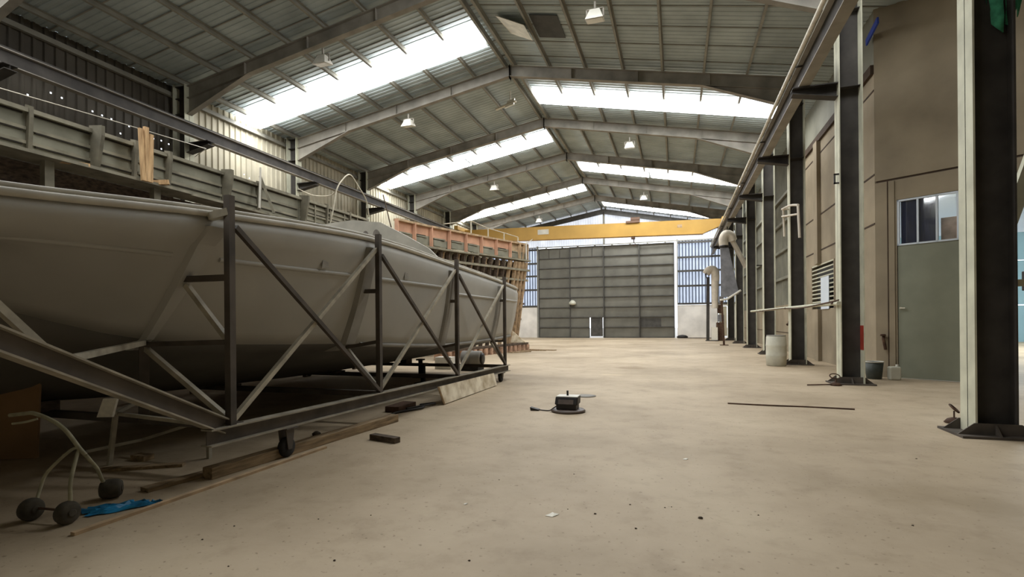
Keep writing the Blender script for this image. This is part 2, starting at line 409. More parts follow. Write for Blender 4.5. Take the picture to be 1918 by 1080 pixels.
# portal frames
FN = {0: 'added unseen behind the viewpoint', 1: 'beside the viewpoint', 2: 'nearest the camera, its column beside the annex opening', 3: 'whose column stands by the green door',
      4: 'whose column stands by the white drum', 5: 'third beyond the green door', 6: 'fourth beyond the green door', 7: 'just behind the yellow crane', 8: 'last before the sliding doors'}
def make_frame(k):
    y = FR[k]
    t = Thing('portal_frame', 'grey steel portal frame ' + FN[k], 'portal frame', (XM, y, 0), 'steel portal frames of the hall')
    for sx, xi in ((-1, XL), (1, XR)):
        xo = xi + sx * 0.45; zt = zr(xi)
        mb = MB()
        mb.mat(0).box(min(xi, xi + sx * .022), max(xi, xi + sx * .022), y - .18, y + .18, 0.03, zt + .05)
        mb.mat(0 if k != 2 else 1).box(min(xo, xo - sx * .022), max(xo, xo - sx * .022), y - (.25 if k != 2 else .15), y + .25, 0.03, zt + .05)  # nearest frame's outer flange takes the dark tone to read as shaded
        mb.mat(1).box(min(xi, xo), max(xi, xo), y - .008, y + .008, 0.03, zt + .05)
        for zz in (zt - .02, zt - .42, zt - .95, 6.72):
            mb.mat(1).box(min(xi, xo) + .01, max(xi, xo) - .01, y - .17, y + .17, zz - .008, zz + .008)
        t.part('column', mb, [M['pale_flange'], M['frame_dark']])  # web darker than flanges: light and shade put into the column colours
        mb = MB(); xc = (xi + xo) / 2
        mb.box(xc - .42, xc + .42, y - .33, y + .33, 0, .03)
        for q in (-.19, .19):
            mb.prism([(xc - .41, y + q, .03), (xc + .41, y + q, .03), (xc + .24, y + q, .17), (xc - .24, y + q, .17)], (0, .014, 0))
        for q in (-.31, .25):
            mb.prism([(xc - .03, y + q * .6, .03), (xc - .03, y + q, .03), (xc - .03, y + q * .6, .16)], (.02, 0, 0))
        t.part('base_plate', mb, M['ibeam'])
        # corbel for the crane runway
        zc = 6.83 if sx > 0 else 7.62
        xe = 2.62 if sx > 0 else -14.88
        mb = MB()
        mb.box(min(xi, xe), max(xi, xe), y - .15, y + .15, zc, zc + .025)
        mb.prism([(xi, y - .01, zc), (xe, y - .01, zc), (xe, y - .01, zc - .10), (xi, y - .01, zc - .28)], (0, .02, 0))
        a, b = Vector((xi, y, zc - .29)), Vector((xe, y, zc - .11)); mb.bar(a, b, .26, .018)
        mb.box(min(xe, xe + sx * .3), max(xe, xe + sx * .3), y - .008, y + .008, zc - .1, zc)
        t.part('corbel', mb, M['frame_dark'])
        # rafter with haunch
        mb = MB(); z0, z1 = zr(xi), zr(XM); xh = xi - sx * 2.6
        D = 0.40
        mb.mat(0).prism([(xi, y - .006, z0), (XM, y - .006, z1), (XM, y - .006, z1 - D), (xh, y - .006, zr(xh) - D), (xi, y - .006, z0 - .95)], (0, .012, 0))
        up = (0, 0, 1)
        mb.mat(0).bar((xi, y, z0), (XM, y, z1), .2, .018); mb.bar((xi, y, z0 - D), (XM, y, z1 - D), .2, .018)
        mb.bar((xi, y, z0 - .95), (xh, y, zr(xh) - D - .01), .2, .018)
        for fx in (.25, .5, .75):
            xx = xi + (XM - xi) * fx; mb.box(xx - .006, xx + .006, y - .09, y + .09, zr(xx) - D, zr(xx))
        mb.box(XM - .012, XM + .012, y - .11, y + .11, z1 - D - .1, z1 + .02)
        t.part('rafter', mb, M['frame'])
    if k == 3:
        mb = MB(); xo = XR + .45
        mb.box(xo - .025, xo - .0215, y - .24, y - .006, .78, 1.33); t.part('painted_band', mb, M['red'], 'red painted band')
    return t
for k in range(9): make_frame(k)

# crane runways
def runway(x, zt, h, label, w):
    t = Thing('crane_runway', label, 'crane runway', (x, YE, zt - h), 'crane runway beams')
    t.part('beam', MB().ibeam((x, YB + .2, zt - h / 2), (x, YE - .2, zt - h / 2), h, w, webmat=1), [M['frame'], M['frame_dark']])
    mb = MB(); mb.bar((x, YB + .2, zt + .035), (x, YE - .2, zt + .035), .06, .07); mb.bar((x, YB + .2, zt + .01), (x, YE - .2, zt + .01), .13, .02)
    t.part('rail', mb, M['frame_dark'])
    return t
tR = runway(2.86, 7.42, .56, 'deep steel crane runway with a pale conduit along the concrete wall', .24)
tR.part('conduit', MB().tube([(2.66, YB + .3, 7.40), (2.66, YE - 1.2, 7.40)], .05, 8), M['rail'], 'pale conduit along the beam edge')
mb = MB(); y = FR[0]
for y in FR: mb.bar((2.70, y, 7.38), (2.9, y, 7.38), .03)
tR.part('clip', mb, M['frame_dark'], kind='stuff')
tL = runway(-15.08, 8.02, .38, 'shallow steel crane runway along the cream cladding above the boat moulds', .2)

# left wall: corrugated cladding with pinholes of daylight, one column of quads per rib face
HOLES = [(9.24, 7.81), (9.32, 7.68), (9.54, 8.0), (9.78, 7.99), (9.97, 7.96), (10.19, 7.93), (10.62, 7.9), (10.91, 7.86), (11.3, 7.84), (11.59, 7.83),
         (11.98, 7.8), (12.23, 7.78), (12.53, 7.77), (12.9, 7.68), (13.14, 7.70), (13.45, 7.67), (13.83, 7.63), (11.6, 7.52), (11.73, 7.48), (12.07, 7.22),
         (13.12, 7.42), (13.22, 7.2), (14.58, 7.4), (14.91, 7.12), (15.2, 7.6), (15.49, 7.58), (15.31, 7.28), (15.63, 7.28), (16.61, 7.5), (16.77, 7.6),
         (16.9, 7.42), (17.0, 7.32), (16.80, 7.1), (17.19, 7.1), (17.3, 6.95), (14.3, 7.15), (17.55, 7.2), (17.8, 6.95), (16.2, 7.2)]
mb = MB(); ZT = zs(WL) + .02
def clad_wall(mb, x, y0, y1, z0, z1, sx, period=0.27, depth=0.045, holes=()):
    n = round((y1 - y0) / period); w = (y1 - y0) / n; pts = []
    for k in range(n):
        b = y0 + w * k; pts += [(b, 0), (b + w * .60, 0), (b + w * .70, depth), (b + w * .90, depth)]
    pts.append((y1, 0))
    for (ya, da), (yb, db) in zip(pts, pts[1:]):
        hs = sorted(z for (hy, z) in holes if ya <= hy < yb and yb - ya > .06)
        if not hs:
            mb.quad((x + sx * da, ya, z0), (x + sx * db, yb, z0), (x + sx * db, yb, z1), (x + sx * da, ya, z1)); continue
        c = (ya + yb) / 2; r = .022
        for (p, q) in ((ya, c - r), (c + r, yb)): mb.quad((x + sx * da, p, z0), (x + sx * da, q, z0), (x + sx * da, q, z1), (x + sx * da, p, z1))
        zc = z0
        for hz in hs:
            mb.quad((x + sx * da, c - r, zc), (x + sx * da, c + r, zc), (x + sx * da, c + r, hz - r), (x + sx * da, c - r, hz - r)); zc = hz + r
        mb.quad((x + sx * da, c - r, zc), (x + sx * da, c + r, zc), (x + sx * da, c + r, z1), (x + sx * da, c - r, z1))
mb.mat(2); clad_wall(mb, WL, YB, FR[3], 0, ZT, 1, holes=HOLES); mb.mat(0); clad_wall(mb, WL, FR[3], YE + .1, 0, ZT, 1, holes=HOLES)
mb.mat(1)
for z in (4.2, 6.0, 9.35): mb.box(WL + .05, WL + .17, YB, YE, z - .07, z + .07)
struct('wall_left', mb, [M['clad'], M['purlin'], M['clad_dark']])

# rear wall behind the viewpoint, with an open gateway
mb = MB()
mb.box(WL - .5, 9.5, YB - .2, YB, 0, 11.6)
struct('wall_rear', mb, M['clad_green'])

# right wall, concrete panels then lower plinth and grey cladding farther off
mb = MB()
Y1, Y2 = 15.42, 24.6
WZ = (1.84, 3.42); WY = (19.0, 21.9)      # barred window opening
def wallbox(y0, y1, z0, z1): mb.box(WR, WR + .22, y0, y1, z0, z1)
wallbox(Y1, WY[0], 0, 7.75); wallbox(WY[1], Y2, 0, 7.75); wallbox(WY[0], WY[1], 0, WZ[0]); wallbox(WY[0], WY[1], WZ[1], 7.75)
wallbox(Y2, YE, 0, 2.15)
mb.box(WR - .12, WR, 20.6, 21.1, 0, 1.83); mb.box(WR - .12, WR, 20.6, 21.1, 3.43, 7.75)     # pilaster
mb.mat(1)
for z in (3.9, 5.15, 7.3): mb.box(WR - .012, WR + .01, Y1, Y2, z - .022, z + .022)
mb.box(WR - .012, WR + .01, Y2, YE, .85, .88)
mb.mat(2)
mb.box(WR + .02, WR + .2, Y1, Y2, 7.75, 10.4)
clad_wall(mb, WR + .06, Y2, YE, 2.15, 10.4, -1, .30, .04)
for z in (3.4, 4.7, 6.0, 7.2): mb.box(WR - .10, WR, Y2, YE, z - .06, z + .06)
mb.mat(1); mb.box(WR - .08, WR + .05, Y1, Y2, 7.72, 7.95)
struct('wall_right', mb, [M['concrete'], M['joint'], M['clad_green']])

# angled wall of the recess with the green door, and the opening to the annex
A0 = Vector((WR, 15.42, 0)); AD = Vector((.825, -.565, 0)).normalized(); AN = Vector((-AD.y, AD.x, 0)) * -1   # AN points to the hall
AN = Vector((-.565, -.825, 0)).normalized()
def A(t, n, z): return tuple(A0 + AD * t + AN * n + Vector((0, 0, z)))
def abox(mb, t0, t1, n0, n1, z0, z1):
    P = [A(t0, n0, z0), A(t1, n0, z0), A(t1, n1, z0), A(t0, n1, z0), A(t0, n0, z1), A(t1, n0, z1), A(t1, n1, z1), A(t0, n1, z1)]
    mb.add(P, [(0, 3, 2, 1), (4, 5, 6, 7), (0, 1, 5, 4), (1, 2, 6, 5), (2, 3, 7, 6), (3, 0, 4, 7)])
DT0, DT1, DZ = .46, 1.66, 4.42
mb = MB()
abox(mb, 0, DT0, -.2, 0, 0, 4.92); abox(mb, DT0, DT1, -.2, 0, DZ, 4.92); abox(mb, DT1, 2.42, -.2, 0, 0, 4.92)
abox(mb, 0, 5.4, -.2, 0, 4.97, 10.4); abox(mb, 2.42, 5.4, -.2, 0, 4.45, 4.92)
mb.mat(1); abox(mb, 0, 5.4, -.2, -.02, 4.92, 4.97)
abox(mb, .26, .285, -.005, .006, 0, 4.92)
mb.mat(0); abox(mb, .30, .42, -.005, .03, 0, 4.9)
struct('wall_recess', mb, [M['concrete'], M['joint']])
mb = MB(); mb.box(9.3, 9.5, YB, 12.4, 0, 10.6)
struct('wall_side', mb, M['concrete'])

# the annex beyond
mb = MB()
for (z0, z1, mi) in ((0, 2.2, 0), (2.25, 4.9, 0), (4.95, 6.7, 0), (6.8, 9.0, 1)): mb.mat(mi).box(5.4, 21.9, 39.0, 39.2, z0, z1)
mb.mat(1).box(5.4, 21.9, 38.95, 39.0, 6.6, 6.85)
mb.mat(1).box(5.1, 5.3, 15.8, 39, 0, 9.0); mb.mat(1).box(21.7, 21.9, 12.6, 39, 0, 9.0); mb.mat(1).box(9.5, 21.9, 12.4, 12.6, 0, 9)
mb.mat(1).prism([(5.25, 15.75, 9.0), (9.5, 12.85, 9.0), (21.9, 12.6, 9.0), (21.9, 39.2, 9.0), (5.25, 39.2, 9.0)], (0, 0, .1))
struct('wall_annex', mb, [M['teal'], M['annexwhite']])

# far end: side sheets, low white walls, gable
def vsheet(mb, x0, x1, z0, z1, y, period=.26, depth=.05, rib=None):
    n = max(1, round((x1 - x0) / period)); w = (x1 - x0) / n; pts = []
    for k in range(n):
        b = x0 + w * k; pts += [(b, 0), (b + w * .5, 0), (b + w * .6, depth), (b + w * .9, depth)]
    pts.append((x1, 0))
    f = z1 if callable(z1) else (lambda x: z1)
    m0 = mb.cur
    for i, ((a, da), (b, db)) in enumerate(zip(pts, pts[1:])):
        if rib is not None: mb.mat(rib if i % 4 in (1, 2, 3) else m0)
        mb.quad((a, y - da, z0), (b, y - db, z0), (b, y - db, f(b)), (a, y - da, f(a)))
    mb.mat(m0)
DX0, DX1, DH = -11.95, -.12, 8.0
mb = MB()
mb.mat(0); vsheet(mb, WL, DX0 - .05, 2.8, 8.2, YE, rib=4); vsheet(mb, DX1 + .20, WR + .1, 2.8, 8.2, YE, rib=4)
mb.mat(1); vsheet(mb, WL, DX0, 8.2, lambda x: zs(x) + .03, YE, .22, .03); vsheet(mb, DX0, DX1, DH + .16, lambda x: zs(x) + .03, YE, .22, .03); vsheet(mb, DX1, WR + .1, 8.2, lambda x: zs(x) + .03, YE, .22, .03)
mb.mat(2); mb.box(WL, DX0 - .05, YE - .12, YE + .1, 0, 2.8); mb.box(DX1 + .20, 3.25, YE - .12, YE + .1, 0, 2.75); mb.box(4.12, WR + .2, YE - .12, YE + .1, 0, 2.8)
mb.box(3.25, 4.12, YE - .12, YE + .1, 2.62, 2.8)
mb.mat(3)
mb.mat(5)
for z in (2.85, 4.35, 5.6, 6.75, 8.0):
    mb.box(WL, DX0 - .05, YE - .16, YE - .06, z - .08, z + .08); mb.box(DX1 + .20, WR, YE - .16, YE - .06, z - .08, z + .08)
mb.mat(3)
mb.box(WL, WR, YE - .12, YE - .04, 8.14, 8.22)
mb.box(DX0 - .16, DX0 - .04, YE - .2, YE + .05, 0, 8.3); mb.box(DX1 + .18, DX1 + .26, YE - .2, YE + .05, 2.8, 8.3)
mb.box(XM - .08, XM + .08, YE - .16, YE - .05, DH + .16, zr(XM))
struct('wall_far', mb, [M['trans'], M['gable'], M['concrete_white'], M['purlin'], M['trans_rib'], M['door_dark']])
# gable rafters in front of the end sheets
mb = MB()
for xi in (WL, WR): mb.bar((xi, YE - .3, zr(xi) - .25), (XM, YE - .3, zr(XM) - .25), .12, .42)
struct('trim_2', mb, M['door_dark'])

# sliding door leaves
LEAF = [DX0, -9.05, -6.06, -3.05, DX1]
for k in range(4):
    x0, x1 = LEAF[k] + .01, LEAF[k + 1] + (.06 if k < 3 else -.01); y = YE - .46 + (.24, 0, .12, .24)[k]
    mb = MB(); wick = k == 1
    if wick:
        wx0, wx1, wz = -7.28, -6.10, 1.80
        mb.mat(0).box(x0, wx0, y, y + .05, .02, DH); mb.box(wx1, x1, y, y + .05, .02, DH); mb.box(wx0, wx1, y, y + .05, wz, DH)
        mb.mat(2).box(wx0 + .10, wx1 - .04, y, y + .04, .14, wz - .02)
        mb.mat(1).box(wx0 - .05, wx0, y - .02, y + .06, 0.02, wz + .05)
    else: mb.mat(0).box(x0, x1, y, y + .05, .02, DH)
    mb.mat(1)
    for j in range(10):
        z = .04 + j * .885
        if wick and z < 1.7: mb.box(x0, wx0, y - .09, y, z - .04, z + .04)
        else: mb.box(x0, x1, y - .09, y, z - .04, z + .04)
    for xx in (x0, x1 - .07): mb.box(xx, xx + .07, y - .11, y, .02, DH)
    if k in (0, 1):
        for q in (1, 2): mb.box(x0 + (x1 - x0) * q / 3 - .015, x0 + (x1 - x0) * q / 3 + .015, y - .05, y, 7.1, DH)
    mb.mat(2)
    if k == 3: mb.box(x0 + (x1 - x0) * .0, x0 + (x1 - x0) * .62, y - .012, y, 0.9, 1.7)
    o = struct('door_%d' % (k + 1), mb, [M['door_sheet'], M['door_dark'], M['door_dark']], (x0, y, 0))
    hb = MB(); 
    for q in (.25, .75): hb.lathe([(.07, 0), (.09, .01), (.09, .05), (.07, .06)], (x0 + (x1 - x0) * q, y - .03, DH + .03), 'y', 14)
    h = build('hanger_wheel', hb, M['purlin'], (x0, y, 0), o)
struct('trim_3', MB().box(DX0 - .2, DX1 + .3, YE - .6, YE - .52, DH + .08, DH + .14), M['purlin'])
# slim side door in the far corner, ajar with daylight round it
mb = MB(); mb.box(3.34, 3.96, YE - .10, YE - .05, .16, 2.60); mb.mat(1).box(3.22, 3.30, YE - .16, YE + .1, 0, 2.7)
struct('door_5', mb, [M['clad'], M['purlin']], (3.34, YE, 0))

# yard outside
struct('ground_outside', MB().box(-60, 60, YE + .3, 110, -.25, -.05), M['asphalt'])

# ------------------------------------------------------------------ overhead crane
YC = 35.7
t = Thing('bridge_crane', 'yellow overhead bridge crane spanning the hall before the sliding doors', 'crane', (XM, YC, 7.2))
mb = MB()
xs = [-15.0, -13.6, 1.9, 2.75]
def zb(x): return 7.42 - (x + 15) * .020        # lower edge, the bridge sags to the wall side
bot = [(-15.0, YC, zb(-15) + .42), (-13.9, YC, zb(-13.9)), (1.7, YC, zb(1.7)), (2.75, YC, zb(2.75) + .45)]
top = [(2.75, YC, zb(2.75) + .9), (-15.0, YC, zb(-15) + .88)]
mb.prism(bot + top, (0, .38, 0))
t.part('girder', mb, M['yellow'])
mb = MB(); mb.bar((-13.9, YC + .19, zb(-13.9) - .02), (1.7, YC + .19, zb(1.7) - .02), .5, .03); t.part('bottom_flange', mb, M['yellow'])
for x, z in ((-15.08, 8.14), (2.86, 7.55)):
    mb = MB().box(x - .14, x + .14, YC - 1.3, YC + 1.7, z, z + .3)
    p = t.part('end_carriage', mb, M['yellow'], bevel=.02)
    for q in (-1.0, 1.4): t.part('wheel', MB().lathe([(.13, -.05), (.15, -.04), (.15, .04), (.13, .05)], (x, YC + q, z + .06), 'x', 18), M['frame_dark'], parent=p)
mb = MB(); mb.box(-3.2, -2.3, YC - .12, YC + .5, zb(-2.7) + .86, zb(-2.7) + 1.0); mb.lathe([(.14, -.3), (.16, -.28), (.16, .28), (.14, .3)], (-2.6, YC + .19, zb(-2.7) + 1.12), 'x', 16)
hp = t.part('hoist_trolley', mb, M['orange'], 'brown hoist trolley', bevel=.01)
mb = MB(); mb.box(-2.86, -2.62, YC - .02, YC + .3, zb(-2.7) - .2, zb(-2.7)); mb.tube([(-2.7, YC + .15, zb(-2.7) - .2), (-2.7, YC + .15, zb(-2.7) - .45)], .03)
mb.tube([(-2.7 + .09 * math.sin(a), YC + .15, zb(-2.7) - .54 + .09 * math.cos(a)) for a in [i * .45 for i in range(11)]], .022)
t.part('hook_block', mb, M['rust'])
t.part('rating_plate', MB().box(-9.35, -8.55, YC - .015, YC, zb(-9) + .33, zb(-9) + .68), M['white'], 'blank white plate')
t.part('rating_plate', MB().box(.1, .4, YC - .012, YC, zb(0) + .42, zb(0) + .62), M['tanwood'], 'small worn plate')
mb = MB(); mb.tube([(x, YC + .6, zb(x) + .85 + .05 * math.cos(i * 2)) for i, x in enumerate([-14 + 1.0 * j for j in range(17)])], .02, 6); t.part('festoon_cable', mb, M['black'])

# ------------------------------------------------------------------ floodlights under the rafters
def floodlight(x, y, label, first=[None]):
    z = zr(x) - .52
    if first[0] is None:
        T_ = Thing('floodlight', label, 'lamp', (x, y, z), 'white floodlights under the roof frames')
        mb = MB(); mb.bar((x, y, z), (x, y + .0, z - .2), .05); mb.bar((x - .22, y, z - .2), (x + .22, y, z - .2), .05, .02)
        for q in (-.22, .22): mb.bar((x + q, y, z - .2), (x + q, y, z - .42), .02, .04)
        T_.part('bracket', mb, M['frame'])
        mb = MB(); a, b = z - .24, z - .56
        mb.add([(x - .13, y - .10, a), (x + .13, y - .10, a), (x + .13, y + .10, a), (x - .13, y + .10, a), (x - .24, y - .24, b), (x + .24, y - .24, b), (x + .24, y + .2, b + .1), (x - .24, y + .2, b + .1)],
               [(0, 3, 2, 1), (4, 5, 6, 7), (0, 1, 5, 4), (1, 2, 6, 5), (2, 3, 7, 6), (3, 0, 4, 7)])
        T_.part('housing', mb, M['white'], bevel=.01)
        mb = MB(); mb.quad((x - .21, y - .21, b - .006), (x + .21, y - .21, b - .006), (x + .21, y + .17, b + .08), (x - .21, y + .17, b + .08)); T_.part('lens', mb, M['lampglass'])
        first[0] = (T_, Vector((x, y, z)))
        return
    T_, p = first[0]; dup_thing(T_, Vector((x, y, z)) - p, label)
for x, y, l in ((-10.4, FR[3], 'white floodlight on the green-door frame, over the boat hull side'), (-2.0, FR[3] + .25, 'white floodlight on the green-door frame, over the wall side'),
                (-10.4, FR[4], 'white floodlight on the drum frame, over the boat hull side'), (-2.0, FR[5] + .2, 'white floodlight on the third frame beyond the green door, wall side'),
                (-10.5, FR[6], 'white floodlight on the fourth frame beyond the green door, hull side'), (-2.0, FR[7] + .2, 'white floodlight on the frame just behind the yellow crane'),
                (-10.5, FR[8], 'white floodlight on the last frame before the sliding doors')): floodlight(x, y, l)
# roof hatch and bent flaps near the ridge
t = Thing('roof_hatch', 'dark square hatch with a bent metal flap beside the ridge', 'hatch', (-4.3, 16.5, 10.8))
mb = MB(); zz = lambda x: zs(x) - .05
mb.prism([(-4.35, 15.75, zz(-4.35)), (-3.45, 15.75, zz(-3.45)), (-3.45, 17.1, zz(-3.45)), (-4.35, 17.1, zz(-4.35))], (0, 0, .02)); t.part('cover', mb, M['vent_dark'])
mb = MB(); mb.prism([(-5.45, 15.7, zz(-5.4) - .05), (-4.5, 15.7, zz(-4.5) - .35), (-4.5, 16.75, zz(-4.5) - .3), (-5.3, 16.9, zz(-5.3))], (0, 0, .02)); t.part('flap', mb, M['rail'], 'pale bent metal flap')
t = Thing('ridge_bracket', 'bent pale bracket hanging near the ridge over the hull side', 'bracket', (-6.6, 20.8, 10.6))
mb = MB(); mb.bar((-7.25, 20.85, 10.50), (-6.35, 20.85, 10.74), .14, .05); mb.bar((-6.6, 20.85, 11.2), (-6.6, 20.85, 10.66), .04); t.part('arm', mb, M['rail'])
mb = MB(); mb.prism([(-6.85, 20.8, 10.5), (-6.45, 20.8, 10.62), (-6.4, 20.8, 10.86), (-6.72, 20.8, 10.76)], (0, .1, 0)); t.part('head', mb, M['white'])

# ------------------------------------------------------------------ boat hull mould
KN = [-1.5, .5, 2.3, 4.0, 6.66, 9.5, 12.5, 14.2]
SX = [-5.9, -4.75, -4.40, -4.33, -4.29, -4.29, -4.31, -4.34]
SZ = [2.30, 2.35, 2.41, 2.57, 2.72, 2.64, 2.52, 2.42]
CX = [-6.6, -6.1, -5.70, -5.27, -4.70, -4.53, -4.53, -4.55]
CZ = [2.12, 1.98, 1.80, 1.33, 1.17, 1.02, 1.03, 1.08]
KZ = [1.7, 1.35, .95, .62, .50, .46, .5, .55]
XK = -7.0
def ip(y, V):
    if y <= KN[0]: return V[0]
    for i in range(len(KN) - 1):
        if y <= KN[i + 1]:
            t_ = (y - KN[i]) / (KN[i + 1] - KN[i]); d0 = (V[i + 1] - V[max(i - 1, 0)]) / (KN[i + 1] - KN[max(i - 1, 0)]); j = min(i + 2, len(KN) - 1)
            d1 = (V[j] - V[i]) / (KN[j] - KN[i]); h = KN[i + 1] - KN[i]
            return V[i] * (2 * t_**3 - 3 * t_**2 + 1) + d0 * h * (t_**3 - 2 * t_**2 + t_) + V[i + 1] * (3 * t_**2 - 2 * t_**3) + d1 * h * (t_**3 - t_**2)
    return V[-1]
def section(y):
    sx, sz_, cx, cz, kz = (ip(y, V) for V in (SX, SZ, CX, CZ, KZ))
    P = [(sx - .03, sz_)]
    def side(z):  # point on the topside with a slight outward belly
        f = (sz_ - z) / (sz_ - cz); return sx + (cx - sx) * f + .06 * math.sin(PI * f)
    P += [(sx + .02, sz_ - .14), (side(sz_ - .30) + .02, sz_ - .30)]
    for f in (.45, .6, .75, .9): z = sz_ + (cz - sz_) * f; P.append((side(z), z))
    P.append((cx, cz))
    for f in (.12, .35, .65): P.append((cx + (XK - cx) * f, cz + (kz - cz) * (1 - (1 - f) ** 1.35)))
    P.append((XK, kz))
    return P
def sidepoint(y, z):
    sx, sz_, cx, cz = (ip(y, V) for V in (SX, SZ, CX, CZ)); f = (sz_ - z) / (sz_ - cz)
    return sx + (cx - sx) * f + .06 * math.sin(PI * max(0, min(1, f)))
t = Thing('boat_hull', 'large grey fibreglass boat hull sitting in a wheeled steel cradle', 'boat hull', (XK, 6.5, 0))
mb = MB(); ys = [-1.5 + (15.7) * i / 46 for i in range(47)]; rows = []
for y in ys:
    P = section(y); full = P + [(2 * XK - x, z) for x, z in P[-2::-1]]; rows.append([(x, y, z) for x, z in full])
n = len(rows[0]); kc = [0, 7, n - 8, n - 1]
for a, b in zip(kc, kc[1:]):
    mb.mat(1 if a == 7 else 0)
    m_ = b - a + 1
    mb.add([p for r_ in rows for p in r_[a:b + 1]], [(i * m_ + k, i * m_ + k + 1, (i + 1) * m_ + k + 1, (i + 1) * m_ + k) for i in range(len(rows) - 1) for k in range(m_ - 1)], True)
mb.mat(0); mb.add(rows[-1], [tuple(range(n))]); mb.add(rows[0], [tuple(range(n))[::-1]])
sh = t.part('shell', mb.mat(0), [M['hull'], M['hull_bottom']])
so = sh.modifiers.new('thick', 'SOLIDIFY'); so.thickness = .025; so.offset = -1
# rolled sheer edge
for s_ in (1, -1):
    mb = MB(); fx = (lambda x: x) if s_ > 0 else (lambda x: 2 * XK - x)
    mb.tube([(fx(ip(y, SX) - .01), y, ip(y, SZ) + .0) for y in ys], .032, 10)
    mb.tube([(fx(ip(y, SX) - .05), y, ip(y, SZ) + .055) for y in ys], .022, 8)
    t.part('sheer_edge', mb, M['hull_rail'], 'pale rolled edge along the top')
# raised bead, in lengths between the ribs
RIBS = [4.0, 6.66, 9.5, 12.5]
for a, b in ((-1.0, 3.75), (4.25, 6.4), (6.95, 9.25), (9.8, 12.3), (12.7, 14.1)):
    mb = MB(); N = 12
    mb.tube([(sidepoint(y, 2.16 - (.1 if y > 9.6 else 0)) + .005, y, 2.16 - (.1 if y > 9.6 else 0)) for y in [a + (b - a) * i / N for i in range(N + 1)]], .03, 8)
    t.part('bead', mb, M['hull'])
mb = MB(); N = 30
mb.tube([(ip(y, CX) + .01, y, ip(y, CZ)) for y in [6.9 + 7.2 * i / N for i in range(N + 1)]], .035, 8); t.part('chine_edge', mb, M['hull_rib'])
for y in RIBS:
    mb = MB()
    P = section(y)[1:8] + [(section(y)[8])]
    vs = []
    for (x, z) in P:
        w = .16 if y > 5 else .05 + .10 * (z - P[-1][1]) / (P[0][1] - P[-1][1])
        vs += [(x - .03, y - w, z), (x + .05, y - w * .7, z), (x + .05, y + w * .7, z), (x - .03, y + w, z)]
    fs = [(i * 4 + k, i * 4 + k + 1, i * 4 + k + 5, i * 4 + k + 4) for i in range(len(P) - 1) for k in range(3)]
    mb.add(vs, fs); m_ = len(vs); mb.add(vs[:4] + vs[-4:], [(0, 1, 2, 3), (4, 5, 6, 7)])
    t.part('rib', mb, M['hull_rib'] if y > 5 else M['hull'])  # farther ribs get a darker grey, their shade put into the colour
for (y, z) in ((5.75, 2.3), (7.75, 2.3)):
    x = sidepoint(y, z) + .012
    mb = MB(); mb.prism([(x, y - .07, z - .10), (x, y + .07, z - .08), (x, y + .05, z + .08), (x, y - .03, z + .1)], (.004, 0, 0))
    t.part('paint_mark', mb, M['hull_mark'], 'faint grey smudge on the topside')

# curved bulkhead standing in the hull
mb = MB(); arch = [(-9.2, 2.3), (-9.2, 3.1), (-8.6, 3.42), (-7.9, 3.6), (-7.3, 3.70), (-6.75, 3.74), (-6.1, 3.66), (-5.5, 3.34), (-5.0, 3.05), (-4.7, 2.75), (-4.45, 2.5), (-4.5, 1.9)]
mb.prism([(x, 9.55 + (x + 9.2) * .1, z) for x, z in arch], (.0, .06, 0))
t = Thing('curved_bulkhead', 'pale arched laminate panel standing above the hull edge, with two dark ovals', 'panel', (-6.8, 9.7, 2.3))
t.part('panel', mb, M['hull_rail'])
for x, z in ((-6.45, 3.34), (-6.2, 3.36)):
    mb = MB(); ring = [(x + .085 * math.cos(a), 9.55 + (x + 9.2) * .1 - .012, z + .15 * math.sin(a)) for a in [2 * PI * i / 16 for i in range(16)]]; mb.prism(ring, (0, .008, 0)); t.part('oval_mark', mb, M['smudge'], 'dark oval')

# ------------------------------------------------------------------ steel cradle
XC = -4.16
t = Thing('hull_cradle', 'long steel cradle of cross-braced tubes on castors under the grey hull', 'cradle', (XC, 8.2, 0))
def zbm(y): return .50 - (y - 3.75) * .0145
PY = [4.0, 6.66, 9.5, 12.5]; PT = [2.74, 2.78, 2.73, 2.62]
p = t.part('base_beam', MB().ibeam((XC, 3.72, zbm(3.72) - .075), (XC, 12.75, zbm(12.75) - .075), .16, .13, .014, .010, webmat=1), [M['beam_edge'], M['ibeam']])
p2 = t.part('base_beam', MB().ibeam((2 * XK - XC, 3.72, zbm(3.72) - .075), (2 * XK - XC, 12.75, zbm(12.75) - .075), .16, .13, .014, .010, webmat=1), [M['beam_edge'], M['ibeam']])
for y, zt in zip(PY, PT): t.part('post', MB().box(XC - .035, XC + .035, y - .035, y + .035, zbm(y), zt), M['ibeam'])
for i in range(3):
    a, b = PY[i], PY[i + 1]
    mb = MB(); mb.bar((XC - .02, a + .05, zbm(a) + .05), (XC - .02, b - .03, PT[i + 1] - .22), .05); t.part('brace', mb, M['cradle'])
    mb = MB(); mb.bar((XC + .02, a + .05, PT[i] - .30), (XC + .02, b - .05, zbm(b) + .05), .05); t.part('brace', mb, M['ibeam'])
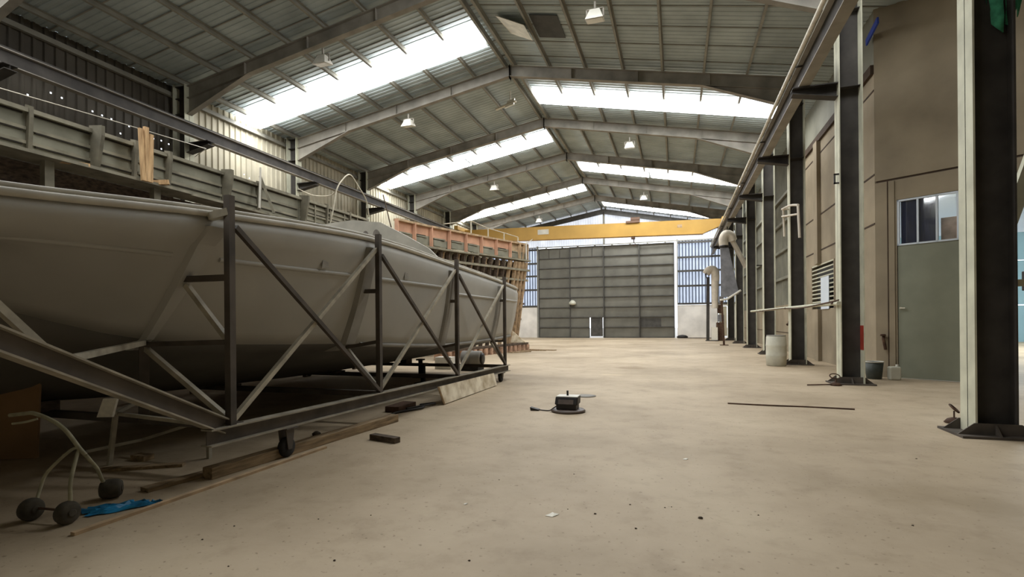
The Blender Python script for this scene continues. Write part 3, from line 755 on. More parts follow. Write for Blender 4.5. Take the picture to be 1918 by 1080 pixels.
for i, (y, zt) in enumerate(zip(PY, PT)):
    cx, cz = ip(y, CX), ip(y, CZ)
    z1 = [1.94, 1.95, 1.90, 2.02][i]; xh = sidepoint(y, z1) + .03
    mb = MB(); mb.bar((XC, y, z1), (min(xh, XC - .1), y, z1), .06); t.part('strut', mb, M['ibeam'])
    zz = [1.31, 1.16, 1.0, .95][i]; xi = cx - .06 if i == 0 else cx - .02
    mb = MB(); mb.bar((XC, y, zz + (.05 if i else 0)), (xi, y, cz - .05), .05); t.part('strut', mb, M['ibeam'])
    mb = MB(); mb.bar((xi, y, cz - .06), (XC, y, zbm(y) + .04), .05); t.part('strut', mb, M['cradle'])
    mb = MB(); mb.bar((XC, y + .12, zbm(y) - .03), (2 * XK - XC, y + .12, zbm(y) - .03), .07, .08); t.part('cross_beam', mb, M['ibeam'])
    mb = MB(); mb.box(XK - .09, XK + .09, y - .12, y + .2, zbm(y), ip(y, KZ) - .005); t.part('keel_block', mb, M['darkwood'])
    mb = MB(); mb.bar((2 * XK - XC, y, zbm(y)), (2 * XK - XC, y, zt), .07); t.part('post', mb, M['cradle'])
mb = MB(); mb.bar((sidepoint(4, 1.93) + .04, 4.0, 1.88), (XC - .03, 4.0, 1.33), .05); t.part('strut', mb, M['cradle'])
mb = MB(); mb.bar((XC, 4.0, 2.58), (ip(4, SX) - .0, 3.93, 2.53), .08, .07); t.part('strut', mb, M['cradle'])
mb = MB(); mb.bar((-5.30, 4.0, 1.27), (-5.45, 4.1, .47), .09); t.part('post', mb, M['ibeam'])
# rising beam under the bow with its struts
mb = MB(); mb.ibeam((-4.185, 3.93, .50), (-3.78, 1.6, 1.60), .15, .10, .014, .01, webmat=1); t.part('bow_beam', mb, [M['beam_edge'], M['ibeam'], M['ibeam']])
mb = MB(); mb.bar((-4.11, 2.50, 1.24), (-5.22, 3.93, 1.30), .05); t.part('strut', mb, M['cradle'])
mb = MB(); mb.bar((-4.11, 2.50, 1.22), (-4.04, 1.75, 2.02), .05); t.part('strut', mb, M['cradle'])
def castor(y, x, parent):
    zt = zbm(y) - .155
    mb = MB(); mb.box(x - .09, x + .09, y - .09, y + .09, zt - .012, zt)
    for q in (-.05, .05): mb.prism([(x + q - .006, y - .07, zt), (x + q - .006, y + .07, zt), (x + q - .006, y + .03, .09), (x + q - .006, y - .03, .09)], (.012, 0, 0))
    c = t.part('castor', mb, M['ibeam'], parent=parent)
    return c
for y in (4.75, 12.15):
    for x, pr in ((XC, p), (2 * XK - XC, p2)):
        c = castor(y, x, None); r_ = .11
        t.part('wheel', MB().lathe([(.05, -.035), (r_ - .01, -.035), (r_, -.02), (r_, .02), (r_ - .01, .035), (.05, .035)], (x, y, r_), 'x', 20), M['rubber'], parent=c)

# ------------------------------------------------------------------ timber mould behind the hull
X2 = -11.5
t = Thing('timber_mould', 'long weathered grey green timber boat mould standing behind the grey hull', 'mould', (X2 - 1, 10, 0))
Y0, Y9 = 1.5, 17.6
for a, b in ((Y0, 6.5), (6.5, 8.5), (8.5, 10.85), (10.85, 13.75), (13.75, Y9)):
    mb = MB(); mb.mat(0).box(X2 - .06, X2, a + .01, b - .01, 4.68, 5.44)
    mb.mat(1)
    for z in (4.86, 5.12): mb.mat(1).box(X2, X2 + .035, a + .05, b - .05, z, z + .06); mb.mat(2).box(X2, X2 + .03, a + .10, b - .10, z - .025, z)  # dark strip below each batten paints in its shadow line
    mb.mat(2).box(X2, X2 + .03, a + .1, b - .1, 5.41, 5.44)
    t.part('side_panel', mb, [M['mould'], M['greywood'], M['gap_shade']])
mb = MB(); mb.box(X2 - .10, X2 + .10, Y0, Y9, 5.44, 5.52); t.part('top_rail', mb, M['greywood'])
mb = MB(); mb.box(X2 - .3, X2 + .42, Y0, 9.6, 4.61, 4.67); t.part('ledge', mb, M['greywood'])
mb = MB(); mb.box(X2 - .3, X2 + .30, 9.6, Y9, 4.62, 4.68); t.part('ledge', mb, M['greywood'])
for y, d in ((6.5, .12), (7.6, .36), (8.45, .16), (9.25, .18), (10.85, .36), (12.05, .16), (13.85, .34), (15.1, .12), (16.4, .12)):
    mb = MB(); mb.prism([(X2, y - .045, 4.6), (X2 + d * .55, y - .045, 4.64), (X2 + d, y - .045, 5.36), (X2 + d, y - .045, 5.56), (X2, y - .045, 5.6)], (0, .07, 0)); t.part('fin', mb, M['fin'])
for y in (2.6, 4.6, 6.75, 8.9, 11.0, 13.0, 15.0, 17.0):
    mb = MB(); mb.box(X2 + .02, X2 + .16, y - .08, y + .08, 0, 4.61); t.part('post', mb, M['greywood'])
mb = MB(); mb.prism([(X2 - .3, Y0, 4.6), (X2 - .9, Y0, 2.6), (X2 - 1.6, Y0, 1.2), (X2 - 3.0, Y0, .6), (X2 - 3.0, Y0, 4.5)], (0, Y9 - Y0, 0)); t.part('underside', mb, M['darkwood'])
# openwork end frame
mb = MB()
for z in (5.05, 5.3, 4.8): mb.bar((X2 + .03, 14.0, z), (X2 + .03, 17.5, z), .04, .06)
for y in (14.5, 15.3, 16.1, 16.9): mb.bar((X2 + .04, y, 4.62), (X2 + .04, y, 5.42), .05, .05)
t.part('lattice', mb, M['greywood'])

t = Thing('plank_blocker', 'added unseen shading plank walkway between the grey hull and the timber mould behind it', 'blocker', (-10.5, 6.5, 0))  # unseen deck added to keep skylight off the floor under the hull
for i in range(5): t.part('plank', MB().box(-11.36 + .325 * i, -11.06 + .325 * i, -2.5, 14.6, 2.25, 2.29), M['darkwood'])
for y in (-2.0, 1.5, 5, 8.5, 12, 14.3):
    t.part('trestle', MB().box(-11.3, -9.8, y - .05, y + .05, 2.15, 2.25).box(-11.3, -11.2, y - .05, y + .05, 0, 2.15).box(-9.9, -9.8, y - .05, y + .05, 0, 2.15), M['darkwood'])
# loose things on the ledge
t = Thing('timber_bundle', 'split raw pine timber standing upright on the ledge of the grey mould', 'timber', (-10.95, 8.35, 4.6))
for i, (dy, dz, w, ln) in enumerate(((-.08, 1.12, .07, -.03), (0, 1.18, .08, 0), (.08, 1.05, .07, .03))):
    mb = MB(); mb.bar((-10.98, 8.38 + dy * .9, 4.605), (-10.98 + .02 * i, 8.35 + dy * 1.2 + ln * .3, 4.6 + dz), w, w * 1.2, (0, 1, 0), w1=w * .75); t.part('stick', mb, M['pine'])
single('timber_offcut', 'short pine offcut lying across the ledge by the upright pine timber', 'timber', MB().bar((-11.25, 8.62, 4.66), (-10.98, 8.9, 4.72), .1, .1), M['pine'], (-11.1, 8.7, 4.6))
single('timber_offcut', 'broken pale splinter of wood on the ledge near the first post', 'timber', MB().bar((-11.2, 6.85, 4.63), (-11.1, 7.3, 4.66), .12, .06, w1=.05), M['pine'], (-11.1, 7.0, 4.6))
single('leaning_batten', 'pale thin batten leaning on the grey mould', 'batten', MB().bar((-10.95, 11.55, 4.66), (-11.28, 11.95, 5.92), .05, .09), M['hull_rail'], (-11, 11.6, 4.6))
single('leaning_batten', 'second thin batten propped behind the pale leaning batten', 'batten', MB().bar((-11.0, 12.15, 4.66), (-11.3, 11.95, 5.7), .05, .07), M['greywood'], (-11, 12.1, 4.6))
def smooth(pts, k=6):
    P = [Vector(p) for p in pts]; out = []
    for i in range(len(P) - 1):
        a, b, c_, d = P[max(i - 1, 0)], P[i], P[i + 1], P[min(i + 2, len(P) - 1)]
        for j in range(k):
            u = j / k; out.append(.5 * ((2 * b) + (c_ - a) * u + (2 * a - 5 * b + 4 * c_ - d) * u * u + (3 * b - a - 3 * c_ + d) * u ** 3))
    return out + [P[-1]]
single('hose_loop', 'pale hose arching up in a loop above the grey mould', 'hose', MB().tube(smooth([(-11.1, 14.75, 4.66), (-11.0, 14.85, 5.3), (-11.0, 15.03, 5.97), (-11, 15.3, 6.37), (-11, 15.8, 6.74), (-11, 16.3, 6.46), (-11.1, 16.96, 6.1), (-11.2, 17.3, 5.54)]), .022, 8), M['rope'], (-11, 15.5, 4.66))
single('slack_cable', 'slack pale cable hanging between the cladding and the hose loop', 'cable', MB().tube(smooth([(-15.8, 18.9, 7.4), (-14.2, 17.9, 6.75), (-12.6, 16.9, 6.4), (-11.02, 15.2, 6.25)]), .018, 6), M['rope'], (-13, 17, 6.4))
single('guy_wire', 'thin taut wire running along the dark cladding below the crane runway', 'wire', MB().tube([(-14.0, 6.2, 6.58), (-14.0, 9.9, 6.83), (-14.0, 12.6, 6.98), (-15.6, 13.6, 7.2)], .012, 6), M['rail'], (-14, 10, 6.8))
single('leaning_batten', 'thin dark rod standing at the end of the grey mould', 'batten', MB().bar((-10.6, 17.9, 5.2), (-10.7, 17.5, 6.4), .03, .03), M['darkwood'], (-10.6, 17.9, 5.2))

# ------------------------------------------------------------------ salmon stern section of the second mould
t = Thing('stern_mould', 'salmon coloured timber mould section with projecting frames, beyond the grey hull', 'mould', (-9, 22, 0))
CUR = [(-10.30, 17.7), (-9.85, 19.4), (-9.2, 21.2), (-8.55, 23.0), (-7.85, 24.8), (-7.42, 25.9)]
def cpt(u):  # u in 0..1 along the curve
    s_ = u * (len(CUR) - 1); i = min(int(s_), len(CUR) - 2); f = s_ - i
    return Vector((CUR[i][0] + (CUR[i + 1][0] - CUR[i][0]) * f, CUR[i][1] + (CUR[i + 1][1] - CUR[i][1]) * f, 0))
OUT = Vector((.93, -.36, 0))
def strip(mb, u0, u1, z0, z1, off, th, n=4):
    for i in range(n):
        a = cpt(u0 + (u1 - u0) * i / n) + OUT * off; b = cpt(u0 + (u1 - u0) * (i + 1) / n) + OUT * off
        mb.add([a + Vector((0, 0, z0)), b + Vector((0, 0, z0)), b + OUT * th + Vector((0, 0, z0)), a + OUT * th + Vector((0, 0, z0)),
                a + Vector((0, 0, z1)), b + Vector((0, 0, z1)), b + OUT * th + Vector((0, 0, z1)), a + OUT * th + Vector((0, 0, z1))],
               [(0, 3, 2, 1), (4, 5, 6, 7), (0, 1, 5, 4), (1, 2, 6, 5), (2, 3, 7, 6), (3, 0, 4, 7)])
NP = 9
for i in range(NP):
    zsplit = 5.02 + .05 * math.sin(i * 2.3)
    mb = MB(); strip(mb, i / NP + .003, (i + 1) / NP - .003, zsplit, 5.42, -.05, .05, 2); mb.mat(1); strip(mb, i / NP + .003, (i + 1) / NP - .003, 4.68, zsplit, -.05, .05, 2); mb.mat(2); strip(mb, i / NP + .01, (i + .75) / NP, zsplit - .02, zsplit + .015, 0, .02, 1); t.part('panel', mb, [M['terra'] if i < 7 else M['tanwood'], M['mould'], M['gap_shade']])
    mb = MB(); strip(mb, i / NP + .02, (i + 1) / NP - .02, 4.98, 5.03, 0, .05, 2); strip(mb, i / NP + .02, (i + .55) / NP, 4.70, 4.95, 0, .03, 1); t.part('batten', mb, M['mould'])
for i in range(NP + 1):
    c = cpt(i / NP); mb = MB(); q = c + OUT * .08
    mb.bar(q + Vector((0, 0, 4.55)), q + Vector((0, 0, 5.46)), .15, .05, (0, 1, 0)); t.part('post', mb, M['terra'] if i < 8 else M['tanwood'])
mb = MB(); strip(mb, 0, 1, 5.42, 5.5, -.12, .26, 10); t.part('top_rail', mb, M['tanwood'])
mb = MB(); strip(mb, 0.0, .5, 4.50, 4.57, -.1, .5, 6); strip(mb, .5, 1, 4.56, 4.63, -.1, .42, 6); t.part('ledge', mb, M['greywood'])
rnd = random.Random(3)
for i in range(20):
    c = cpt((i + .4) / 20.4); lean = -OUT * .9
    mb = MB(); a = c + OUT * .22; mb.bar(a + Vector((0, 0, 4.5)), c + lean * .55 + Vector((0, 0, .3)), .17, .10, (0, 1, 0)); t.part('frame_leg', mb, M['darkwood'] if i < 15 else M['tanwood'])
    if i < 19:
        mb = MB(); d = cpt((i + .9) / 20.4)
        mb.bar(d + OUT * .12 + Vector((0, 0, 4.48)), d - OUT * .1 + Vector((0, 0, 3.5 + .6 * rnd.random())), .14, .08, (0, 1, 0)); mb.bar(d + OUT * .14 + Vector((0, 0, 4.0 + .3 * rnd.random())), d + OUT * .12 + cpt(.1) * 0 + Vector((-.3, .55, 4.05 + .3 * rnd.random())), .08, .16); t.part('cleat', mb, M['tanwood'] if i % 2 else M['greywood'])
for z, o_ in ((4.1, .10), (3.6, -.02), (3.1, -.16), (2.4, -.3), (1.6, -.5)):
    mb = MB(); strip(mb, 0, 1, z - .05, z + .05, o_ + .06, .10, 10); t.part('waling', mb, M['greywood'] if z > 3.5 else M['darkwood'])
mb = MB(); 
for i in range(12):
    a, b = cpt(i / 12), cpt((i + 1) / 12)
    for (z0, o0, z1, o1) in ((4.5, -.12, 3.2, -.3), (3.2, -.3, 1.8, -.75), (1.8, -.75, .45, -1.5)):
        mb.quad(a + OUT * o0 + Vector((0, 0, z0)), b + OUT * o0 + Vector((0, 0, z0)), b + OUT * o1 + Vector((0, 0, z1)), a + OUT * o1 + Vector((0, 0, z1)))
t.part('skin', mb, M['darkwood'])
# stepped frame at the far end
for k, (z, w) in enumerate(((5.3, .75), (4.85, .8), (4.45, .72), (4.05, .66), (3.65, .6), (3.3, .5))):
    mb = MB(); mb.bar((-7.42 - .08 * k, 25.7, z), (-7.42 - .08 * k - w * 1.15, 25.25, z - .02), .14, .10); t.part('end_rung', mb, M['tanwood'])
for q in (0, .28, .58):
    mb = MB(); mb.bar((-7.42 - q, 25.62 - q * .4, 5.45), (-7.75 - q * .7, 25.5 - q * .3, 2.9 - q * .6), .09, .10); t.part('end_stile', mb, M['tanwood'])
mb = MB(); mb.bar((-8.02, 24.9, 3.7), (-7.85, 25.0, 1.5), .22, .16); t.part('end_stile', mb, M['darkwood'], 'dark raking post')
mb = MB(); mb.bar((-7.35, 25.7, 5.6), (-7.35, 25.7, 4.6), .05); mb.bar((-7.35, 25.7, 5.5), (-7.0, 25.7, 5.7), .03); t.part('end_stile', mb, M['white'], 'thin white pole')
# guard rail on top
mb = MB()
gp = [(-8.9, 22.0), (-8.55, 23.3), (-8.15, 24.5), (-7.7, 25.4)]
for (x, y), h in zip(gp, (6.1, 5.95, 5.9, 5.8)): mb.bar((x, y, 5.46), (x, y, h), .045)
mb.tube([(-9.6, 20.6, 5.75)] + [(x, y, h) for (x, y), h in zip(gp, (6.1, 5.95, 5.9, 5.8))], .02, 6)
t.part('guard_rail', mb, M['rope'])
# base of the stern mould
t = Thing('timber_crib', 'row of short pinkish blocks under long timbers, at the foot of the salmon mould', 'timber crib', (-7.8, 23, 0))
for i in range(17):
    a = Vector((-8.75, 18.4, 0)).lerp(Vector((-7.45, 25.9, 0)), i / 16); mb = MB(); mb.box(a.x - .25, a.x + .14, a.y - .10, a.y + .10, 0, .30); t.part('block', mb, M['brick'])
mb = MB(); mb.bar((-8.85, 18.2, .35), (-7.5, 26.0, .35), .3, .1); t.part('timber', mb, M['darkwood'])
single('triangular_board', 'white triangular panel propped on the timber crib below the salmon mould', 'panel', MB().prism([(-8.28, 25.2, 1.25), (-8.22, 25.2, .41), (-7.38, 25.5, .41)], (.02, .05, 0)), M['board'], (-8, 25.3, .4))
for i, (x, y, a, l) in enumerate(((-6.9, 25.2, .3, 1.3), (-6.6, 25.9, -.4, 1.6), (-7.2, 23.9, 1.0, 1.2))):
    single('floor_board', ['flat grey board on the floor at the end of the timber crib', 'farthest flat board on the floor beyond the timber crib', 'flat board on the floor along the timber crib'][i], 'board',
           MB().bar((x - l / 2 * math.cos(a), y - l / 2 * math.sin(a), .02), (x + l / 2 * math.cos(a), y + l / 2 * math.sin(a), .02), .3, .04), M['plank'], (x, y, 0))

# ------------------------------------------------------------------ things on the floor, hull side
single('timber_beam', 'long thick timber lying along the front castor of the cradle', 'timber', MB().bar((-4.30, 3.85, .055), (-4.05, 6.9, .055), .13, .11), M['plank'], (-4.2, 5.3, 0), bevel=.006)
single('timber_batten', 'thin pale batten on the floor beside the long thick timber', 'timber', MB().bar((-4.08, 2.55, .012), (-3.99, 5.2, .012), .045, .024), M['tanwood'], (-4.05, 3.9, 0))
single('timber_plank', 'short flat plank on the floor at the end of the thick timber', 'timber', MB().bar((-4.52, 3.40, .02), (-4.42, 4.0, .02), .12, .035), M['plank'], (-4.45, 3.7, 0))
single('timber_plank', 'dark plank lying on the floor under the hull near the trolley', 'timber', MB().bar((-5.6, 3.75, .015), (-4.95, 4.15, .015), .1, .03), M['plank'], (-5.3, 3.9, 0))
single('timber_block', 'small wood block on the shaded floor behind the trolley', 'block', MB().box(-5.72, -5.52, 4.15, 4.27, 0, .06), M['plank'], (-5.6, 4.2, 0))
single('timber_block', 'single dark brown wood block lying on the open floor', 'block', MB().bar((-3.72, 5.78, .035), (-3.29, 5.66, .035), .1, .07), M['darkwood'], (-3.5, 5.7, 0), bevel=.005)
t = Thing('leaning_board', 'stained white board leaning along the cradle beam by the rear castor', 'board', (-4.03, 9.95, 0))
mb = MB(); mb.prism([(-4.0, 8.5, 0.01), (-4.0, 11.35, 0.01), (-4.075, 11.35, .29), (-4.075, 8.42, .33)], (.022, 0, .006)); t.part('panel', mb, M['board'])
mb = MB(); mb.bar((-3.985, 8.5, .01), (-4.062, 8.42, .33), .03, .03); t.part('edge_strip', mb, M['tanwood'])
# hose and clutter under the cradle beam
single('cable_coil', 'black cable lying in loops on the floor under the cradle beam', 'cable', MB().tube(smooth([(-4.3, 7.0, .02), (-4.35, 7.5, .02), (-4.15, 8.0, .03), (-4.35, 8.3, .02), (-4.12, 8.4, .04), (-4.3, 7.7, .05)]), .02, 6), M['black'], (-4.3, 7.6, 0))
single('tool_box', 'dark flat toolbox under the cradle beam beside the white board', 'box', MB().box(-4.62, -4.36, 7.55, 8.15, 0, .10), M['rust'], (-4.5, 7.8, 0), bevel=.01)
single('rubble_lump', 'dark lump on the floor under the cradle near the long timber', 'lump', MB().lathe([(.0, 0), (.05, .005), (.06, .03), (.02, .06)], (-4.55, 5.75, 0), 'z', 7), M['crumb'], (-4.55, 5.75, 0))
t = Thing('steel_drum', 'grey drum lying on its side on dark chocks beyond the cradle', 'drum', (-6.1, 14.9, 0))
o0 = MB(); o0.lathe([(.2, 0), (.24, .01), (.24, .3), (.255, .31), (.24, .32), (.24, .6), (.2, .62)], (-6.3, 14.8, .36), 'x', 20); t.part('body', o0, M['hull_rib'])
t.part('lid', MB().lathe([(.15, 0), (.17, .01), (.17, .05), (.1, .06)], (-5.68, 14.8, .36), 'x', 18), M['black'])
mb = MB(); mb.box(-6.4, -5.7, 14.55, 15.05, 0, .14); t.part('chock', mb, M['rubber'])
single('white_box', 'white box on the floor beyond the hull, beside the lying drum', 'box', MB().box(-7.3, -6.75, 14.9, 15.3, 0, .38), M['white'], (-7, 15.1, 0))
for i, (x, y) in enumerate(((-6.6, 12.6), (-5.85, 11.3))):
    t = Thing('jack_stand', ['dark jack stand under the keel, farther from the rear castor', 'dark jack stand under the hull, nearer the rear castor'][i], 'jack stand', (x, y, 0))
    mb = MB(); mb.box(x - .16, x + .16, y - .16, y + .16, 0, .03); t.part('base', mb, M['rubber'])
    mb = MB(); mb.tube([(x, y, .03), (x, y, .5)], .06, 10); t.part('stem', mb, M['rubber'])
    mb = MB(); zz = ip(y, KZ) + (ip(y, CZ) - ip(y, KZ)) * ((x - XK) / (ip(y, CX) - XK)) ** 1.5; mb.box(x - .09, x + .09, y - .09, y + .09, .46, .5); t.part('pad', mb, M['darkwood'])
# brown board and oddments under the bow
single('brown_board', 'large brown board leaning under the bow of the hull behind the trolley', 'board', MB().prism([(-7.6, 3.55, .01), (-6.80, 3.9, .01), (-6.25, 3.62, 1.05), (-7.0, 3.3, 1.05)], (-.02, .03, 0)), M['cardboard'], (-7.1, 3.7, 0))
t = Thing('tow_bar', 'low steel tow bar with a pale square plate, under the bow of the hull', 'tow bar', (-5.3, 3.95, 0))
mb = MB(); mb.bar((-5.62, 3.92, .56), (-4.3, 4.06, .46), .035); mb.bar((-5.62, 3.92, .56), (-5.66, 4.2, .64), .035); mb.bar((-5.66, 4.2, .64), (-5.1, 4.3, .64), .03); t.part('bar', mb, M['cradle'])
mb = MB(); mb.bar((-6.1, 3.95, .12), (-5.8, 4.35, .18), .03); mb.bar((-5.8, 4.35, .18), (-4.9, 4.45, .45), .03); t.part('bar', mb, M['cradle'])
mb = MB(); mb.prism([(-5.56, 3.7, .56), (-5.42, 3.75, .56), (-5.36, 3.76, .75), (-5.48, 3.71, .75)], (.003, .02, 0)); t.part('plate', mb, M['paper'], 'pale square plate')
mb = MB(); mb.bar((-5.47, 3.76, .6), (-5.6, 3.93, .56), .03); mb.bar((-5.75, 3.95, 0), (-5.62, 3.93, .56), .04); mb.bar((-4.95, 4.46, 0), (-4.95, 4.46, .46), .04); t.part('leg', mb, M['cradle'])

# three-wheel trolley
t = Thing('hand_trolley', 'three wheeled tube trolley with raised bent handle, standing by the bow', 'trolley', (-4.55, 2.85, 0))
J = (-4.50, 2.87, .51)
mb = MB(); mb.tube(smooth([(-5.15, 2.77, .762), (-5.03, 2.80, .775), (-4.96, 2.83, .775), (-4.80, 2.86, .72), (-4.66, 2.87, .645), J, (-4.47, 2.89, .46)]), .016, 10); t.part('handle', mb, M['trolley'])
mb = MB(); mb.tube(smooth([(-4.87, 2.80, .742), (-4.93, 2.75, .722), (-5.01, 2.71, .712)]), .009, 8); t.part('brake_lever', mb, M['trolley'])
mb = MB(); mb.tube(smooth([J, (-4.49, 2.84, .46), (-4.40, 2.74, .30), (-4.365, 2.715, .19), (-4.36, 2.71, .10)]), .014, 10); t.part('leg', mb, M['trolley'])
mb = MB(); mb.tube(smooth([J, (-4.58, 2.86, .5), (-4.72, 2.78, .34), (-4.74, 2.74, .22), (-4.70, 2.68, .10)]), .012, 10); t.part('leg', mb, M['trolley'])
mb = MB(); mb.tube([(-4.47, 2.89, .46), (-4.58, 3.05, .30), (-4.65, 3.14, .16)], .014, 10); mb.tube([(-4.65, 3.14, .16), (-4.68, 3.20, .14), (-4.66, 3.24, .09)], .010, 8); t.part('fork', mb, M['trolley'])
mb = MB(); mb.tube([(-4.70, 2.68, .09), (-4.36, 2.71, .09)], .010, 8); t.part('axle', mb, M['rust'])
def tyre(x, y, ang, r=.085, w=.09, nm='wheel'):
    mb = MB(); i0 = len(mb.v)
    mb.lathe([(.03, -w / 2), (r * .72, -w / 2), (r * .92, -w * .36), (r, -w * .12), (r, w * .12), (r * .92, w * .36), (r * .72, w / 2), (.03, w / 2)], (0, 0, 0), 'x', 22)
    mb.lathe([(.02, -w / 2 - .008), (.03, -w / 2 - .008), (.03, w / 2 + .008), (.02, w / 2 + .008)], (0, 0, 0), 'x', 12)
    mb.disc_rot(0, Matrix.Translation((x, y, r)) @ Matrix.Rotation(ang, 4, 'Z')); t.part(nm, mb, M['tyre'])
tyre(-4.71, 2.66, .1); tyre(-4.36, 2.69, .1); tyre(-4.64, 3.20, .75, .082, .15)
t_ = MB(); rr = random.Random(5); N1, N2 = 14, 8
vs = []
for i in range(N1 + 1):
    for j in range(N2 + 1):
        u, v_ = i / N1, j / N2; w = math.sin(PI * min(1, u * 1.1 + .05)) * .13 + .03
        vs.append((-4.50 + u * .42 + rr.uniform(-.012, .012), 2.90 + u * .32 + (v_ - .5) * 2 * w * (.7 + .5 * rr.random()), .006 + .035 * rr.random() * (1 if 0 < j < N2 else .2)))
t_.add(vs, [(i * (N2 + 1) + j, i * (N2 + 1) + j + 1, (i + 1) * (N2 + 1) + j + 1, (i + 1) * (N2 + 1) + j) for i in range(N1) for j in range(N2)])
single('plastic_sheet', 'crumpled bright blue plastic sheet on the floor by the trolley wheel', 'plastic sheet', t_, M['bluetarp'], (-4.4, 3.05, 0))

# ------------------------------------------------------------------ machine on the open floor
t = Thing('floor_machine', 'black boxy machine on a round base standing alone on the open floor', 'machine', (-1.71, 8.35, 0))
cx, cy = -1.71, 8.40
t.part('base', MB().lathe([(.2, 0), (.27, .004), (.285, .02), (.26, .045), (.2, .05)], (cx, cy, 0), 'z', 32), M['blacktop'])
t.part('body', MB().box(cx - .17, cx + .16, cy - .15, cy + .13, .05, .17), M['black'], bevel=.012)
mb = MB(); mb.prism([(cx - .19, cy - .17, .13), (cx + .185, cy - .17, .13), (cx + .185, cy - .13, .255), (cx - .18, cy - .13, .255)], (0, .28, 0)); t.part('casing', mb, M['black'], bevel=.015)
t.part('window', MB().prism([(cx - .13, cy - .171, .145), (cx + .12, cy - .171, .145), (cx + .12, cy - .147, .215), (cx - .13, cy - .147, .215)], (0, -.006, 0)), M['blacktop'])
mb = MB(); mb.box(cx - .17, cx + .175, cy - .12, cy + .14, .252, .262); t.part('lid', mb, M['white'], 'pale lid')
mb = MB(); mb.tube([(cx - .01, cy + .02, .26), (cx - .012, cy + .02, .34)], .017, 10); t.part('knob', mb, M['black'])
mb = MB(); mb.tube(smooth([(cx - .17, cy - .06, .10), (cx - .23, cy - .08, .06), (cx - .3, cy - .06, .014), (cx - .42, cy - .05, .012), (cx - .5, cy - .05, .02)]), .009, 8); t.part('cord', mb, M['black'])
mb = MB(); mb.prism([(cx - .62, cy - .08, .0), (cx - .48, cy - .08, 0.0), (cx - .48, cy - .08, .02), (cx - .63, cy - .08, .055)], (0, .1, 0)); t.part('pedal', mb, M['black'])
single('round_lid', 'flat grey lid on the floor just behind the black machine', 'lid', MB().lathe([(.1, 0), (.2, .004), (.2, .012), (.05, .016)], (-1.72, 10.2, 0), 'z', 24), M['hull_rib'], (-1.72, 10.2, 0))
single('steel_rod', 'thin dark rod lying across the floor in front of the green door recess', 'rod', MB().tube(smooth([(.85, 9.87, .010), (1.5, 9.80, .012), (2.1, 9.80, .010), (2.75, 9.72, .012)]), .013, 8), M['rust'], (1.8, 9.8, 0))
def ring_tool(x, y, ang, label):
    t = Thing('ring_tool', label, 'tool', (x, y, 0))
    R_ = Matrix.Translation((x, y, 0)) @ Matrix.Rotation(ang, 4, 'Z')
    mb = MB(); mb.lathe([(.10, 0), (.12, .01), (.08, .06), (.03, .08)], (0, 0, 0), 'z', 12); mb.bar((0, 0, .07), (.02, 0, .17), .02); mb.disc_rot(0, R_); t.part('foot', mb, M['rust'])
    mb = MB(); mb.tube([(-.02 + .12 * math.cos(a), .05 * math.sin(a), .21 + .05 * math.sin(a)) for a in [2 * PI * i / 20 for i in range(21)]], .012, 8); mb.disc_rot(0, R_); t.part('ring', mb, M['rust'])
    mb = MB(); mb.tube([(-.06, 0, .03), (-.62, .1, .02)], .014, 8); mb.disc_rot(0, R_); t.part('rod', mb, M['rust'])
ring_tool(3.36, 13.15, .45, 'rusty ring topped rod lying at the column by the green door')
ring_tool(3.72, 8.85, 1.2, 'rusty ring topped rod lying at the column nearest the camera')
for i, (x, y) in enumerate([(.16, 4.12), (-.83, 4.03), (-.61, 3.99), (-2.6, 3.3), (-2.26, 3.48), (-1.24, 2.99), (-.29, 3.79), (-.96, 4.97), (-.1, 4.28), (.58, 4.31), (-.37, 4.27), (-3.13, 2.76), (-3.11, 3.01), (-2.63, 2.5), (-.05, 4.31), (-2.05, 2.75), (.9, 3.3), (1.6, 4.4), (-1.6, 4.6), (2.4, 6.5)]):
    r_ = random.Random(i); mb = MB(); s_ = .014 if i == 0 else r_.uniform(.004, .008)
    mb.lathe([(0.001, 0), (s_ * .9, 0), (s_, s_ * .5), (s_ * .5, s_), (.001, s_ * 1.1)], (x, y, 0), 'z', 6)
    for k, p_ in enumerate(mb.v): mb.v[k] = (x + (p_[0] - x) * r_.uniform(.7, 1.9), y + (p_[1] - y) * r_.uniform(.7, 1.2), p_[2])
    single('crumb', 'tiny dark crumb of dirt on the bare floor near the camera', 'debris', mb, M['crumb'], (x, y, 0), 'dirt crumbs on the floor')
for i, (x, y, s_, l) in enumerate([(-.92, 3.88, .05, 'largest torn white scrap, on the floor nearest the camera'), (-1.65, 3.91, .018, 'tiny round white scrap on the floor between the block and the camera'), (.08, 5.83, .03, 'small white scrap alone on the floor toward the recess side')]):
    mb = MB(); mb.prism([(x - s_, y - s_ * .7, .002), (x + s_ * .2, y - s_ * .9, .002), (x + s_, y + s_ * .4, .004), (x + s_ * .3, y + s_ * .3, .01), (x - s_ * .2, y + s_ * .9, .003), (x - s_ * .4, y + .1 * s_, .006)], (0, 0, .002)); single('paper_scrap', l, 'scrap', mb, M['paper'], (x, y, 0))

